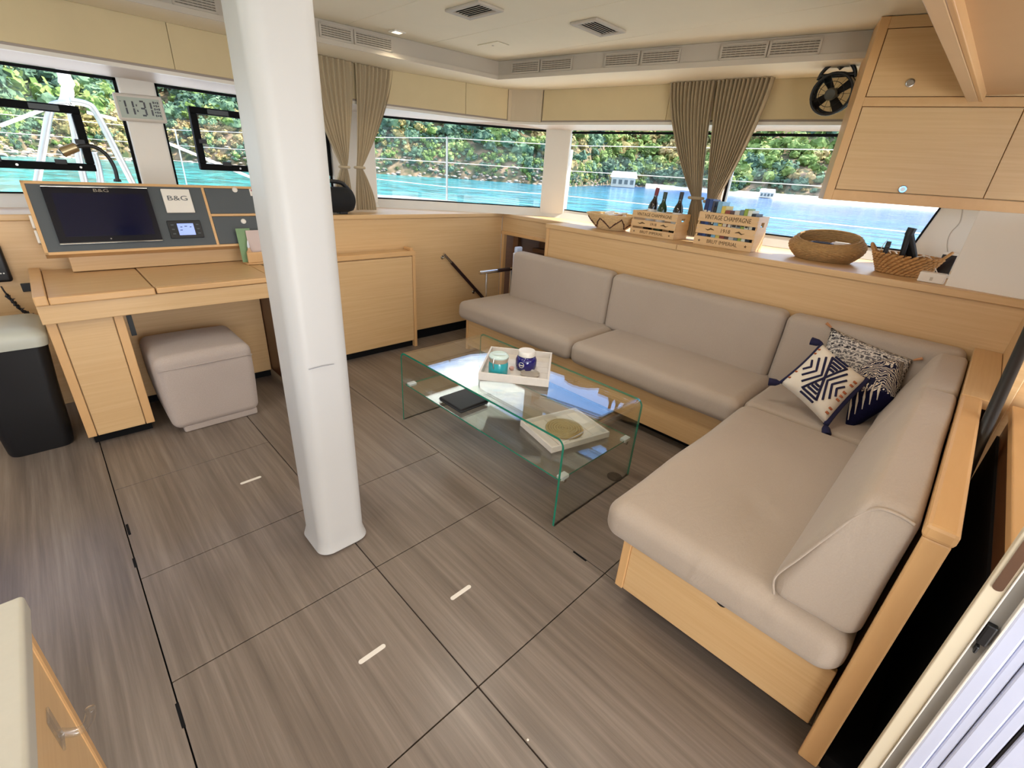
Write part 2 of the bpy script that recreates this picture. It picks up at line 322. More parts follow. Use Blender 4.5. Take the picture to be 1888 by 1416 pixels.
# one icosphere, 80 faces, reused as jittered crowns
t=(1+5**.5)/2
iv=[Vector(p).normalized() for p in [(-1,t,0),(1,t,0),(-1,-t,0),(1,-t,0),(0,-1,t),(0,1,t),(0,-1,-t),(0,1,-t),(t,0,-1),(t,0,1),(-t,0,-1),(-t,0,1)]]
ifc=[(0,11,5),(0,5,1),(0,1,7),(0,7,10),(0,10,11),(1,5,9),(5,11,4),(11,10,2),(10,7,6),(7,1,8),(3,9,4),(3,4,2),(3,2,6),(3,6,8),(3,8,9),(4,9,5),(2,4,11),(6,2,10),(8,6,7),(9,8,1)]
def subdiv(V,F):
    V=list(V); mid={}; G=[]
    def md(a,b):
        k=(min(a,b),max(a,b))
        if k not in mid: mid[k]=len(V); V.append(((V[a]+V[b])/2).normalized())
        return mid[k]
    for a,b,c in F:
        x,y,z=md(a,b),md(b,c),md(c,a); G+=[(a,x,z),(b,y,x),(c,z,y),(x,y,z)]
    return V,G
iv1,if1=subdiv(iv,ifc)
def crowns(mb, c, r, n, leaves):
    for _ in range(n):
        o=c+Vector((random.uniform(-1,1),random.uniform(-1,1),random.uniform(-.2,.7)))*r*.7 if n>1 else c
        q=r*random.uniform(.45,.75) if n>1 else r
        mb.add([o+Vector((p.x,p.y,p.z*.85))*q*random.uniform(.6,1.1) for p in iv1],if1)
        for k in range(leaves):
            d=Vector((random.gauss(0,1),random.gauss(0,1),random.gauss(.25,1))).normalized(); p=o+d*q*random.uniform(.85,1.25); sz=random.uniform(.14,.30)*q
            a=Vector((random.gauss(0,1),random.gauss(0,1),random.gauss(0,.6))).normalized(); e=d.cross(a).normalized()*sz; f=(a+d*.4)*sz
            mb.add([p-e-f,p+e-f*.6,p+e+f,p-e*.7+f*.8],[(0,1,2,3)])
kinds=[('forest_canopy','dense bright green canopy of trees covering the far hillside',('3d4d24','6d8644','b0b572')),
       ('dry_scrub','yellow and rust coloured dry scrub between the trees on the hillside',('6b5c38','988a56','bb9d70')),
       ('bluegreen_canopy','blue green darker trees low on the hillside above the water',('32473a','556f58','7f9870'))]  # darker foliage colour, picked by noise and more often low down
mbs=[MB(),MB(),MB()]
for i in range(3800):
    u=random.random(); v=random.random()**1.9
    p=hill_pt(u,v)
    if v*170<1.2: continue
    dist=math.hypot(p.x,p.y); w=noise.noise(Vector((p.x*.02,p.y*.02,3)))
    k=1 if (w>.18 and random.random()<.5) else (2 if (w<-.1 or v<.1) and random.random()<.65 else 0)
    r=random.uniform(1.5,3.2)*(dist/150)**.6*(1+1.0*v)*(.45 if v*170<6 else 1)
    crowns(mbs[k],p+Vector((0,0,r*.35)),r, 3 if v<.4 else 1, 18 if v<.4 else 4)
for i in range(3000):
    u=random.uniform(.05,.66); run=random.uniform(.8,13)**1.0; p=hill_pt(u,run/170); az=math.degrees(math.atan2(p.y,p.x))
    if noise.noise(Vector((p.x*.09,p.y*.09,p.z*.15)))>.34: continue
    w=noise.noise(Vector((p.x*.03,p.y*.03,7))); r=random.uniform(.5,1.5)*(1 if run>3 else .6); crowns(mbs[1 if w>.12 else (2 if random.random()<.55 else 0)],p+Vector((0,0,r*.2)),r,2,20)
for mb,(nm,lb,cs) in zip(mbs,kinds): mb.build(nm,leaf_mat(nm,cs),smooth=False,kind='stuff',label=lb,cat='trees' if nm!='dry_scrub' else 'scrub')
mb=MB()
for i in range(900):
    u=random.random(); p=hill_pt(u,random.random()**2*.02); r=random.uniform(.2,.75); rr=random.uniform(.5,.8)
    az=math.degrees(math.atan2(p.y,p.x))
    if az<24: r*=.5
    mb.add([Vector((p.x,p.y,p.z+.1))+Vector((q.x*1.3,q.y*1.3,q.z*rr))*r*random.uniform(.7,1.2) for q in iv],ifc)
mb.build('shore_rocks',plain('sunlit_rock','9d8d7d',.9,var=.45,vscale=.5),kind='stuff',label='tumbled pale rocks along the waterline of the bay',cat='rocks')
mb=MB()   # strip of pale beach on the starboard side
bp_=[onz(a,b,ZS)+Vector((0,0,.25)) for a,b in [(1190,345.5),(1264,351),(1354,360),(1450,368),(1560,376),(1700,386),(1900,400)]]
for i in range(len(bp_)-1):
    a,b=bp_[i],bp_[i+1]; da=Vector((a.x,a.y,0)).normalized()*8; db=Vector((b.x,b.y,0)).normalized()*8
    mb.ext([a-da*1.6-Vector((0,0,.3)),b-db*1.6-Vector((0,0,.3)),b+db*.4+Vector((0,0,1.7)),a+da*.4+Vector((0,0,1.7))],(0,0,-.6))
mb.build('beach',plain('pale_sand','efe3d0',.95,var=.05),kind='structure',label='bright strip of sand along the starboard shore')
def house(px,py,w,h,label,dist_shift,roofc):
    g=onz(px,py,ZS+.8); d=Vector((g.x,g.y,0)).normalized(); c=g+d*dist_shift; t=Vector((-d.y,d.x,0))
    root=thing('waterfront_house',label,'house',(c.x,c.y,ZS+.3)); z0=Vector((c.x,c.y,ZS+.2))
    MB().obox(z0+Vector((0,0,h*.3)),t*w*.5,d*w*.35,(0,0,h*.3)).build('wall',plain('house_wall','d9d3bd',.9),root)
    MB().ext([z0-t*w*.56-d*w*.4+Vector((0,0,h*.6)),z0+t*w*.56-d*w*.4+Vector((0,0,h*.6)),z0+t*w*.5+Vector((0,0,h)),z0-t*w*.5+Vector((0,0,h))],d*w*.8).build('roof',plain('house_roof',roofc,.8),root)
    for k in range(4):
        MB().obox(z0+t*w*(-.36+.24*k)-d*w*.36+Vector((0,0,h*.33)),t*w*.07,d*.1,(0,0,h*.14)).build('window',plain('house_glass','54605c',.4),root)
house(1148,342,10,6.0,'small white roofed house at the water edge left of the draped curtain',4,'f4f2ee')
house(1413,362,5,3.2,'tiny white gazebo on the beach right of the draped curtain',9,'e8e6ea')
# own boat: deck and rails outside the glass
deck=MB(); deck.prism([(-3,4.75),(2.45,4.75),(3.4,4.2),(4.15,3.5),(4.5,.3),(4.5,-2),(5.2,-2),(5.2,4.1),(4.3,7.4),(2.7,12.8),(-3,13)],.55,.62)
deck.build('side_deck',M['white'],kind='structure',label='white boat deck outside the saloon windows')
wire_plan=[(5.0,-1.5),(5.0,4.15),(4.05,5.4),(3.98,7.3),(2.5,12.6),(-2.6,12.7)]
rail=thing('guard_rail','steel lifeline wires and stanchions along the deck edge outside','railing',(5.0,0,.62))
for z in (1.945,1.66,1.365): MB().tube([(a,b,z-(.0 if b<6 else .0)) for a,b in wire_plan],.0045,6).build('wire',M['white'],rail)
for a,b in [(5.0,2.04),(4.05,5.4),(5.0,-.2),(3.98,7.3),(2.5,12.6),(-1.0,12.7)]: MB().tube([(a,b,.6),(a,b,1.96)],.014,8).build('stanchion',M['steel'],rail)
MB().tube([(5.0,4.15,.6),(5.0,4.13,1.9)],.05,10).build('stern_post',M['white'],rail,label='thick white post')
def px_y(pts,y): return [ony(a,b,y) for a,b in pts]
def smooth_pts(pts,n=6):
    pts=[Vector(p) for p in pts]; out=[]
    for i in range(len(pts)-1):
        p0=pts[max(i-1,0)];p1=pts[i];p2=pts[i+1];p3=pts[min(i+2,len(pts)-1)]
        for k in range(n):
            t=k/n; out.append(.5*((2*p1)+(p2-p0)*t+(2*p0-5*p1+4*p2-p3)*t*t+(3*p1-p0-3*p2+p3)*t**3))
    return out+[pts[-1]]
bow=thing('bow_pulpit_frame','bent stainless tube frame on the bow seen through the port window','frame',(0.4,9.0,.62))
for pts in ([(62,372),(78,280),(92,205),(104,192),(125,190)],[(165,372),(148,300),(132,215),(120,193),(104,192)],[(128,186),(160,192),(178,210),(220,290),(262,372)],[(190,372),(182,312),(172,280)]):
    MB().tube(smooth_pts(px_y(pts,9.0)),.042,10).build('tube',M['steel'],bow,smooth=True)
for pts in ([(0,232),(85,200)],[(160,207),(215,220)],[(305,262),(470,330)]): MB().tube(px_y(pts,9.0),.02,8).build('stay',M['white'],bow)
ft=thing('furled_forestay','white furled sail drum on the forestay beyond the port window','sail',tuple(ony(122,190,9.3)))
MB().tube(smooth_pts(px_y([(122,196),(124,160),(113,120),(108,60)],9.3)),[.06,.09,.08,.07,.07,.07]*3+[.06],10).build('drum',M['white'],ft,smooth=True)

# ---------------------------------------------------------------- room shell
ZC,ZF,ZL=2.43,2.30,1.20        # ceiling, soffit underside, window ledge
fl=setting('floor','grey brown oak laminate floor of removable boards with dark joints')
box('subfloor',M['matteblack'],fl,-3.2,4.2,-3.0,4.2,-.06,-.012,bevel=0)
gx=[-3.2,-.069,.675,1.418,4.2]; J=.0022
cells=[(-3.2,-.069,-3.0,4.2)]
for a,b,ys in [(-.069,.675,[-3.0,.714,1.40,1.96,2.70,4.2]),(.675,1.418,[-3.0,.714,1.40,1.96,4.2]),(1.418,4.2,[-3.0,.714,4.2])]:
    for c,d in zip(ys[:-1],ys[1:]): cells.append((a,b,c,d))
for a,b,c,d in cells: box('floor_board',M['floor'],fl,a+J,b-J,c+J,d-J,-.02,0,bevel=.0012)
for px,py in [(66,1320)]: pass
for (a,b) in [((832,1105),(867,1080)),((663,1222),(709,1190)),((446,889),(479,882))]:
    p=onz(*a,0); q=onz(*b,0); c=(p+q)/2; h=.052
    mb=MB(); n=10; poly=[(c.x+h-.009+.009*math.cos(-math.pi/2+math.pi*k/n),c.y+.009*math.sin(-math.pi/2+math.pi*k/n)) for k in range(n+1)]+[(c.x-h+.009+.009*math.cos(math.pi/2+math.pi*k/n),c.y+.009*math.sin(math.pi/2+math.pi*k/n)) for k in range(n+1)]
    mb.prism(poly,-.004,.0012).build('pull_strip',M['white'],fl,label='white inlaid lifting strip')
hc=onz(1133,879,0)
MB().lathe([(.045,-.004),(.045,.0015),(.034,.0015),(.030,.0005),(.0001,.0005)],(hc.x,hc.y,0),24).build('floor_socket',plain('dark_bronze','2a2420',.3,metal=.6),fl,smooth='auto',label='round dark floor socket')
for (a,b) in [((233,968),(240,985)),((247,1030),(250,1045)),((327,1298),(338,1340)),((1058,1018),(1080,1033))]:
    p=onz(*a,0);q=onz(*b,0);c=(p+q)/2; box('notch',M['matteblack'],fl,c.x-.005,c.x+.005,c.y-abs(p.y-q.y)/2-.004,c.y+abs(p.y-q.y)/2+.004,-.01,.0006,bevel=0)
p=onz(973,1364,0); MB().lathe([(.004,0),(.003,.002),(.0001,.0025)],p,7).build('paint_fleck',M['white'],fl)
p=onz(777,1158,0)

ce=setting('ceiling','cream padded ceiling panels with thin seams')
box('upper_deck',M['ceil'],ce,-3.2,4.4,-3.0,4.7,ZC+.03,ZC+.08,bevel=0)
sx_=[-3.2,.62,1.222,1.822,2.427,3.02,4.4]
for a,b in zip(sx_[:-1],sx_[1:]): box('ceiling_panel',M['ceil'],ce,a+.0015,b-.0015,-3.0,4.7,ZC,ZC+.03,bevel=.002)

# plan lines measured from the photograph (metres)
FASC=[(-3.2,4.18),(1.1,3.655),(3.086,3.412),(3.226,2.49),(3.372,1.715),(3.535,.85),(3.66,.1),(3.75,-.6)]
PELM=[(-3.2,4.02),(2.25,4.02),(2.35,3.99),(3.06,3.80),(3.495,3.655),(3.625,3.40),(3.80,2.18),(3.98,.97),(4.1,0),(4.15,-.6)]
GLA=[(-3.2,4.45),(2.45,4.45),(3.15,4.02),(3.85,3.47),(3.93,3.24),(4.08,1.85),(4.21,.5),(4.24,-.6)]
FASC[0]=(-3.2,3.85); FASC[1]=(1.1,3.665)
so=setting('trim_1','lowered perimeter soffit carrying the air grilles')
mb=MB()
for a,b in zip(FASC[:-1],FASC[1:]):
    pass
poly=FASC+[(4.4,-.6),(4.4,3.6),(3.3,4.7),(-3.2,4.7)]
def fan_prism(mb,inner,outer,z0,z1):
    n=min(len(inner),len(outer))
    for i in range(n-1):
        A,B,Cc,D=inner[i],inner[i+1],outer[i+1],outer[i]
        mb.prism([A,B,Cc,D],z0,z1)
OUT=[(-3.2,4.7),(1.1,4.7),(4.4,4.7),(4.4,2.49),(4.4,1.715),(4.4,.85),(4.4,.1),(4.4,-.6)]
mb=MB(); fan_prism(mb,FASC,OUT,ZF,ZC-.001); mb.build('soffit',[plain('soffit_white','efe4cc',.6,var=.02)],so)
mb=MB()
def off(line,d):
    out=[]
    for i,p in enumerate(line):
        a=Vector(line[max(i-1,0)]);b=Vector(line[min(i+1,len(line)-1)]); t=(b-a).normalized(); nrm=Vector((-t.y,t.x)); out.append((p[0]+nrm.x*d,p[1]+nrm.y*d))
    return out
def ribbon(mb,line,d0,d1,z0,z1):
    A=off(line,d0);B=off(line,d1)
    for i in range(len(line)-1): mb.prism([A[i],A[i+1],B[i+1],B[i]] if d1>d0 else [B[i],B[i+1],A[i+1],A[i]],z0,z1)
ribbon(mb,FASC,-.012,.0,ZF+.001,ZC-.002); mb.build('fascia_board',M['fascia'],so)
mb=MB(); ribbon(mb,FASC,-.02,-.012,ZF-.002,ZF+.028); mb.build('fascia_lip',plain('fascia_lip','c3b8a9',.55,var=.02),so)
# air grilles on the fascia
def line_at(line,px,py):
    best=None
    for i in range(len(line)-1):
        a=Vector(line[i]+(0,)); b=Vector(line[i+1]+(0,)); t=(b-a).normalized(); nn=Vector((-t.y,t.x,0))
        p=onp(px,py,a,nn); s=(p-a).dot(t)
        if -0.02<=s<=(b-a).length+.02 and p.dot(Vector(ray(px,py)))>0: return p,t,nn
    return best
gmat=plain('grille_grey','a99f92',.55,var=.03); gdark=plain('grille_shadow_gap','4a433b',.9)
def vent(px0,px1,pyt,pyb,label):
    (p0,t,nn)=line_at(FASC,px0,pyt); (p1,_,_)=line_at(FASC,px1,pyt)
    c=(p0+p1)/2; w=abs((p1-p0).dot(t)); z0,z1=ZF+.033,ZC-.022
    cc=Vector((c.x,c.y,0))+nn*-.014; v=thing('air_grille',label,'vent',(cc.x,cc.y,z0),group='air grilles on the soffit fascia')
    MB().obox(cc+Vector((0,0,(z0+z1)/2)),t*w/2,nn*.003,(0,0,(z1-z0)/2)).build('backing',gdark,v)
    f=MB()
    for s in (-1,1):
        f.obox(cc+nn*-.006+t*s*w/2+Vector((0,0,(z0+z1)/2)),t*.006,nn*.006,(0,0,(z1-z0)/2+.004))
        f.obox(cc+nn*-.006+Vector((0,0,z0 if s<0 else z1)),t*w/2,nn*.006,(0,0,.005))
    f.build('frame',M['fascia'],v)
    for k in range(6):
        z=z0+(k+.5)*(z1-z0)/6; MB().obox(cc+nn*-.006+Vector((0,0,z)),t*w/2,(nn*.004+Vector((0,0,.0025))),(0,0,.0042)).build('slat',gmat,v)
    for k in range(1,9):
        MB().obox(cc+nn*-.004+t*(w*(k/9-.5))+Vector((0,0,(z0+z1)/2)),t*.0022,nn*.003,(0,0,(z1-z0)/2)).build('bar',gmat,v)
for a,b,c,d,l in [(588,645,50,80,'air grille on the fascia just right of the white pillar'),(652,719,60,90,'air grille on the fascia above the left draped curtain'),
  (948,997,112,135,'air grille nearest the inner ceiling corner'),(1002,1057,112,135,'second air grille from the inner ceiling corner'),
  (1119,1180,105,125,'third air grille from the inner ceiling corner'),(1187,1255,100,122,'fourth air grille from the inner ceiling corner'),
  (1334,1416,85,108,'fifth air grille from the inner ceiling corner'),(1424,1515,78,103,'air grille nearest the hanging wood cupboard')]: vent(a,b,c,d,l)
vent(318,395,2,25,'air grille on the fascia left of the white pillar')

# pelmet fabric panels under the soffit
pe=setting('trim_2','tan fabric pelmet panels above the windows')
def seg(line,a,b,mb,d0,d1,z0,z1):
    sub=line[a:b+1]; ribbon(mb,sub,d0,d1,z0,z1)
def split_panel(p,q,z0,z1,th,mat,name,parent,gap=.0012,bevel=.003):
    p=Vector((p[0],p[1],0));q=Vector((q[0],q[1],0)); t=(q-p).normalized(); nn=Vector((-t.y,t.x,0)); L_=(q-p).length
    return MB().obox((p+q)/2+nn*th/2+Vector((0,0,(z0+z1)/2)),t*(L_/2-gap),nn*th/2,(0,0,(z1-z0)/2)).build(name,mat,parent,bevel=bevel)
PB=2.055
for p,q in [((-3.2,4.02),(-.6,4.02)),((-.6,4.02),(.87,4.02)),((.87,4.02),(2.25,4.02)),((2.25,4.02),(3.06,3.80)),((3.06,3.80),(3.46,3.665))]: split_panel(p,q,PB,ZF,.02,M['pelmet'],'fabric_panel',pe)
mb=MB(); ribbon(mb,[(3.462,3.664),(3.495,3.652),(3.515,3.62),(3.61,3.43),(3.622,3.40),(3.628,3.38)],-.004,.02,PB-.012,ZF); mb.build('corner_cover',plain('pelmet_corner','cdbda3',.5,var=.03),pe,smooth='auto')
for p,q in [((3.63,3.37),(3.80,2.18)),((3.80,2.18),(3.98,.97)),((3.98,.97),(4.1,0))]: split_panel(p,q,PB,ZF,.02,M['pelmet'],'fabric_panel',pe)
mb=MB(); ribbon(mb,PELM,.021,.03,PB-.01,ZF); mb.build('backing',M['fascia'],pe)
# white window head between pelmet and glass: rail, sloping band
wh=setting('trim_3','white moulded window head above the glass')
mb=MB(); ribbon(mb,PELM,-.004,.03,PB-.035,PB-.014); mb.build('rail',M['white'],wh)
mb=MB(); ribbon(mb,PELM,.006,.022,PB-.014,PB); mb.build('groove',plain('head_groove','a4968c',.6),wh)
mb=MB(); n=len(PELM)
A=off(PELM,.02); B=off(GLA,-.02)
def bands(Ap,Bp,za,zb,zt):
    mb=MB()
    k=24
    def samp(line,t):
        ls=[math.dist(line[i],line[i+1]) for i in range(len(line)-1)]; tot=sum(ls); s=t*tot
        for i,l_ in enumerate(ls):
            if s<=l_ or i==len(ls)-1: f=s/l_; return (line[i][0]+(line[i+1][0]-line[i][0])*f,line[i][1]+(line[i+1][1]-line[i][1])*f)
            s-=l_
    for i in range(len(Ap)-1):
        a,b=Ap[i],Ap[i+1]; c,d=Bp[i+1],Bp[i]
        mb.add([(a[0],a[1],za),(b[0],b[1],za),(c[0],c[1],zb),(d[0],d[1],zb),(a[0],a[1],zt),(b[0],b[1],zt),(c[0],c[1],zt),(d[0],d[1],zt)],[(3,2,1,0),(4,5,6,7),(0,1,5,4),(1,2,6,5),(2,3,7,6),(3,0,4,7)])
    return mb
P2=[(-3.2,4.04),(2.3,4.04),(3.07,3.82),(3.51,3.67),(3.645,3.40),(3.82,2.18),(4.0,.97),(4.14,-.6)]
G2=[(-3.2,4.43),(2.44,4.43),(3.13,4.005),(3.83,3.455),(3.91,3.24),(4.06,1.85),(4.19,.5),(4.22,-.6)]
bands(P2,G2,2.035,2.0,2.08).build('sloping_band',plain('window_head_band','d8ccc2',.45,var=.02),wh)

# ---------------------------------------------------------------- windows
ZB,ZT=1.275,2.0
gask=M['matteblack']
def window(idx,p,q,label,z0=ZB,z1=ZT,rev=.05):
    """p,q plan ends; glass flush outside, white reveal, black gasket"""
    w=setting('window_%d'%idx,label)
    p=Vector((p[0],p[1],0));q=Vector((q[0],q[1],0)); t=(q-p).normalized(); nn=Vector((-t.y,t.x,0)); Ln=(q-p).length; c=(p+q)/2
    MB().obox(c+nn*.02+Vector((0,0,(z0+z1)/2)),t*Ln/2,nn*.004,(0,0,(z1-z0)/2)).build('pane',M['glass'],w)
    g=MB()
    for s in (-1,1):
        g.obox(c+t*s*(Ln/2-.008)+nn*.008+Vector((0,0,(z0+z1)/2)),t*.009,nn*.008,(0,0,(z1-z0)/2))
        g.obox(c+nn*.008+Vector((0,0,z0+.005 if s<0 else z1-.008)),t*Ln/2,nn*.008,(0,0,.005 if s<0 else .009))
    g.build('gasket',gask,w); return w
def post(idx,p,q,z0=ZL,z1=2.06,label='white window post',th=.06):
    s=setting('trim_%d'%idx,label)
    p=Vector((p[0],p[1],0));q=Vector((q[0],q[1],0)); t=(q-p).normalized(); nn=Vector((-t.y,t.x,0)); c=(p+q)/2
    MB().obox(c+nn*(th/2-.035)+Vector((0,0,(z0+z1)/2)),t*(q-p).length/2,nn*th/2,(0,0,(z1-z0)/2)).build('post',M['white'],s,bevel=.012)
yg=4.45
def xg(px,py): return ony(px,py,yg).x
xA=xg(212,150)+.005; xB=xg(284,160); xC=xg(606,250)
window(1,(-1.6,yg),(xA,yg),'port forward saloon window behind the chart table'); post(11,(xA,yg),(xB,yg),label='white post carrying the clock')
window(2,(xB,yg),(xC,yg),'forward saloon window beside the white pillar'); post(12,(xC,yg),(2.47,yg),label='white window post behind the left curtain')
mb=MB(); 
w3=setting('window_3','angled forward corner window looking over the bay')
CW=[(2.47,4.44),(2.82,4.235),(3.15,4.02),(3.5,3.755),(3.845,3.475)]
mb=MB(); ribbon(mb,CW,.016,.024,ZB,ZT+.005); mb.build('pane',M['glass'],w3)
mb=MB(); ribbon(mb,CW,.0,.016,ZB,ZB+.01); ribbon(mb,CW,0,.016,ZT-.017,ZT+.003); mb.build('gasket',gask,w3)
post(13,(3.84,3.48),(3.935,3.235),label='white corner post between the two starboard windows')
def xs(px,py):
    a=Vector((3.93,3.24,0)); b=Vector((4.21,.5,0)); t=(b-a).normalized(); nn=Vector((-t.y,t.x,0)); p=onp(px,py,a,nn); return (p.x,p.y)
s0=xs(1046,300); s1=xs(1330,300); s2=xs(1348,300); s3=xs(1800,330)
window(4,s0,s1,'starboard window between the corner post and the draped curtain',z1=ZT-.008); post(14,s1,s2,label='narrow mullion behind the right curtain')
window(5,s2,s3,'starboard window beside the hanging cupboard',z1=ZT-.015)
s=setting('trim_15','sunlit white wall panel aft of the starboard window')
a=onp(1693,440,Vector((3.93,3.24,0)),Vector((2.74,.28,0)).normalized()); b=onp(1740,375,Vector((3.93,3.24,0)),Vector((2.74,.28,0)).normalized())
k=(b-a)/(b.z-a.z); lo=a+k*(ZL-a.z); hi=a+k*(2.06-a.z)
MB().ext([lo+Vector((-.02,0,0)),Vector((4.21,-.7,ZL)),Vector((4.21,-.7,2.06)),hi+Vector((-.02,0,0))],(.06,.006,0)).build('panel',M['white'],s,bevel=.006)
MB().tube([lo+Vector((-.022,0,0)),hi+Vector((-.022,0,0))],.007,6).build('black_edge',gask,s)
# window sill lip and ledge
le=setting('trim_4','pale oak window ledge running round the saloon')
sl=setting('trim_5','white moulded sill under the windows')
GS=[(-3.2,4.45),(2.46,4.45),(3.15,4.02),(3.85,3.47),(3.93,3.24),(4.21,.5),(4.24,-.6)]
I2=off(GS,-.09); mb=bands(I2,off(GS,.05),ZL+.0,ZL+.0,ZB); 
mb=MB()
A0=off(GS,-.075); B0=off(GS,-.0); C0=off(GS,.06)
for i in range(len(GS)-1):
    a,b=A0[i],A0[i+1]; c,d=B0[i],B0[i+1]; e,f=C0[i],C0[i+1]
    mb.add([(a[0],a[1],ZL),(b[0],b[1],ZL),(c[0],c[1],ZB),(d[0],d[1],ZB),(e[0],e[1],ZB),(f[0],f[1],ZB),(e[0],e[1],ZL-.1),(f[0],f[1],ZL-.1)],[(0,1,3,2),(2,3,5,4),(4,5,7,6)])
mb.build('sill',M['white'],sl)
# lower shell outside the ledge so no daylight leaks in below it
mb=MB(); ribbon(mb,GS,.05,.09,-.6,ZB-.002); mb.build('hull_side',M['white'],sl)
mb=MB(); mb.prism([(2.5,4.53),(3.2,4.1),(3.0,4.75),(2.45,4.95)],1.05,1.285); mb.build('coachroof_edge',M['white'],sl)
# ledge tops
ledge=MB(); ledge.prism([(-3.2,3.965),(1.30,3.965),(1.30,3.735),(3.535,3.735),(3.95,3.5),(3.2,4.1),(2.5,4.5),(-3.2,4.5)],ZL-.036,ZL)
ledge.build('ledge_forward',M['oakx'],le,bevel=.006)
MB().prism([(3.535,3.735),(3.535,2.86),(4.1,2.86),(4.02,3.3),(3.95,3.5)],ZL-.036,ZL).build('ledge_corner',M['oaky'],le,bevel=.004)
LX=3.285
MB().prism([(LX,2.90),(LX,1.615),(4.15,1.615),(4.02,2.90)],ZL-.040,ZL-.002).build('ledge_starboard',M['oaky'],le,bevel=.004)
MB().prism([(LX,1.612),(LX,-.235),(4.3,-.235),(4.15,1.612)],ZL-.040,ZL-.002).build('ledge_starboard',M['oaky'],le,bevel=.004)
wf=setting('wall_front','pale oak panelled wall under the forward windows')
box('panel',M['oak'],wf,-3.2,1.30,3.98,4.02,0,ZL-.036)
box('panel',M['oak'],wf,1.30,3.545,3.75,3.79,.10,ZL-.036)
box('plinth',M['matteblack'],wf,1.30,3.545,3.775,3.80,0,.10,bevel=0)
ws=setting('wall_starboard','pale oak panel wall behind the sofa')
box('panel',M['oak'],ws,3.30,3.34,-.235,2.86,0,ZL-.04)
box('end_trim',M['solid'],ws,3.296,3.34,2.86,2.895,-.6,ZL-.04)
# stair opening to the hull under the ledge corner
wn=setting('wall_stair','stair opening to the starboard hull under the ledge')
zb=onx(930,432,3.55).z
box('lintel',M['oak'],wn,3.55,3.58,2.86,3.75,zb+.035,ZL-.036)
box('lintel_edge',M['solidx'],wn,3.544,3.585,2.86,3.75,zb,zb+.035)
box('jamb',M['solid'],wn,3.55,3.60,3.715,3.75,-.6,zb)
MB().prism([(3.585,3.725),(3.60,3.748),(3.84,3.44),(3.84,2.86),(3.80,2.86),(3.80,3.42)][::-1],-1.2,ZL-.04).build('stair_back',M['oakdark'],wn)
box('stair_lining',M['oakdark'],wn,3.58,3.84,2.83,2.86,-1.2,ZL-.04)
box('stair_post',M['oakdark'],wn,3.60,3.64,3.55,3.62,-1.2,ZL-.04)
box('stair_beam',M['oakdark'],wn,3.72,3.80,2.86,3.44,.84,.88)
# aft bulkhead piece beside the corner shelf, and the enclosing rest of the saloon behind the photographer
YA=-.215
wa=setting('wall_aft','oak bulkhead beside the sofa corner shelf')
box('panel',M['oak'],wa,2.44,3.30,YA-.03,YA,.0,1.58)
MB().obox(Vector((3.32,-.25,1.385)),(.012,-.004,0),(.07,.36,0),(0,0,.19)).build('side_screen',M['white'],wa,bevel=.004,label='plain white upright panel')
box('galley_wall',M['oak'],wa,2.46,2.50,-1.3,YA-.03,0,1.58)
wp=setting('wall_port','port side wall below and above the port windows')
box('panel',M['oak'],wp,-3.25,-3.2,-3.0,4.5,0,1.2); box('panel',M['pelmet'],wp,-3.25,-3.2,-3.0,4.5,2.0,2.47)

# ---------------------------------------------------------------- pillar
pi_=MB()
def rr(x0,x1,y0,y1,r,n=8):
    out=[]
    for cx,cy,a in ((x1-r,y1-r,0),(x0+r,y1-r,90),(x0+r,y0+r,180),(x1-r,y0+r,270)):
        out+=[(cx+r*math.cos(math.radians(a+90*k/n)),cy+r*math.sin(math.radians(a+90*k/n))) for k in range(n+1)]
    return out
lv=[(0.0,.0),(.012,.010),(.03,.006),(.06,0),(.5,0),(1.2,0),(1.9,0),(2.43,0)]
rings=[[(p[0],p[1],z) for p in rr(.528-e,.738+e,1.592-e,1.81+e,.055)] for z,e in lv]
n=len(rings[0]); V=[p for R in rings for p in R]
pi_.add(V,[(i*n+k,i*n+(k+1)%n,(i+1)*n+(k+1)%n,(i+1)*n+k) for i in range(len(rings)-1) for k in range(n)]+[tuple(range(n-1,-1,-1)),tuple((len(rings)-1)*n+k for k in range(n))])
pt_=thing('mast_pillar','tall white leather clad pillar with rounded corners standing mid floor','pillar',(.633,1.70,0))
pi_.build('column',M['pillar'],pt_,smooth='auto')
MB().tube([(.57,1.588,.9),(.62,1.586,.902),(.665,1.586,.899)],.0012,5).build('scuff',plain('scuff_grey','8d8f98',.6),pt_)

# ---------------------------------------------------------------- sofa
def soft(amp,seed,crown=None,freq=3.0):
    def f(p):
        p=Vector(p)
        if crown:
            x0,x1,y0,y1,zt,h=crown
            u=(p.x-(x0+x1)/2)/((x1-x0)/2); v=(p.y-(y0+y1)/2)/((y1-y0)/2)
            if p.z>zt-.09: p.z+=h*max(0,1-u*u)*max(0,1-v*v)
        q=noise.noise(Vector((p.x*freq+seed,p.y*freq,p.z*freq)))
        return p+Vector((q,noise.noise(Vector((p.x*freq,p.y*freq+seed+5,p.z*freq))),noise.noise(Vector((p.x*freq,p.y*freq,p.z*freq+seed+9)))))*amp
    return f
sofa=thing('corner_sofa','large L-shaped taupe linen sofa with chaise on a pale oak base','sofa',(2.6,1.0,0))
SZ=.50
bx=2.645; by=.618; cxf=1.335
box('base_panel',M['oak'],sofa,bx,bx+.02,.64,3.185,.075,.335); box('base_stile',M['solid'],sofa,bx-.004,bx+.03,3.185,3.215,.03,.335)
box('base_side',M['oak'],sofa,bx+.02,3.29,3.17,3.19,.03,.335)
fp=MB().box(cxf,cxf+.02,-.105,by-.034,.085,.335).build('chaise_front',M['oaky'],sofa,bevel=.003)
box('base_stile',M['solid'],sofa,cxf-.006,cxf+.03,by-.034,by,.085,.335)
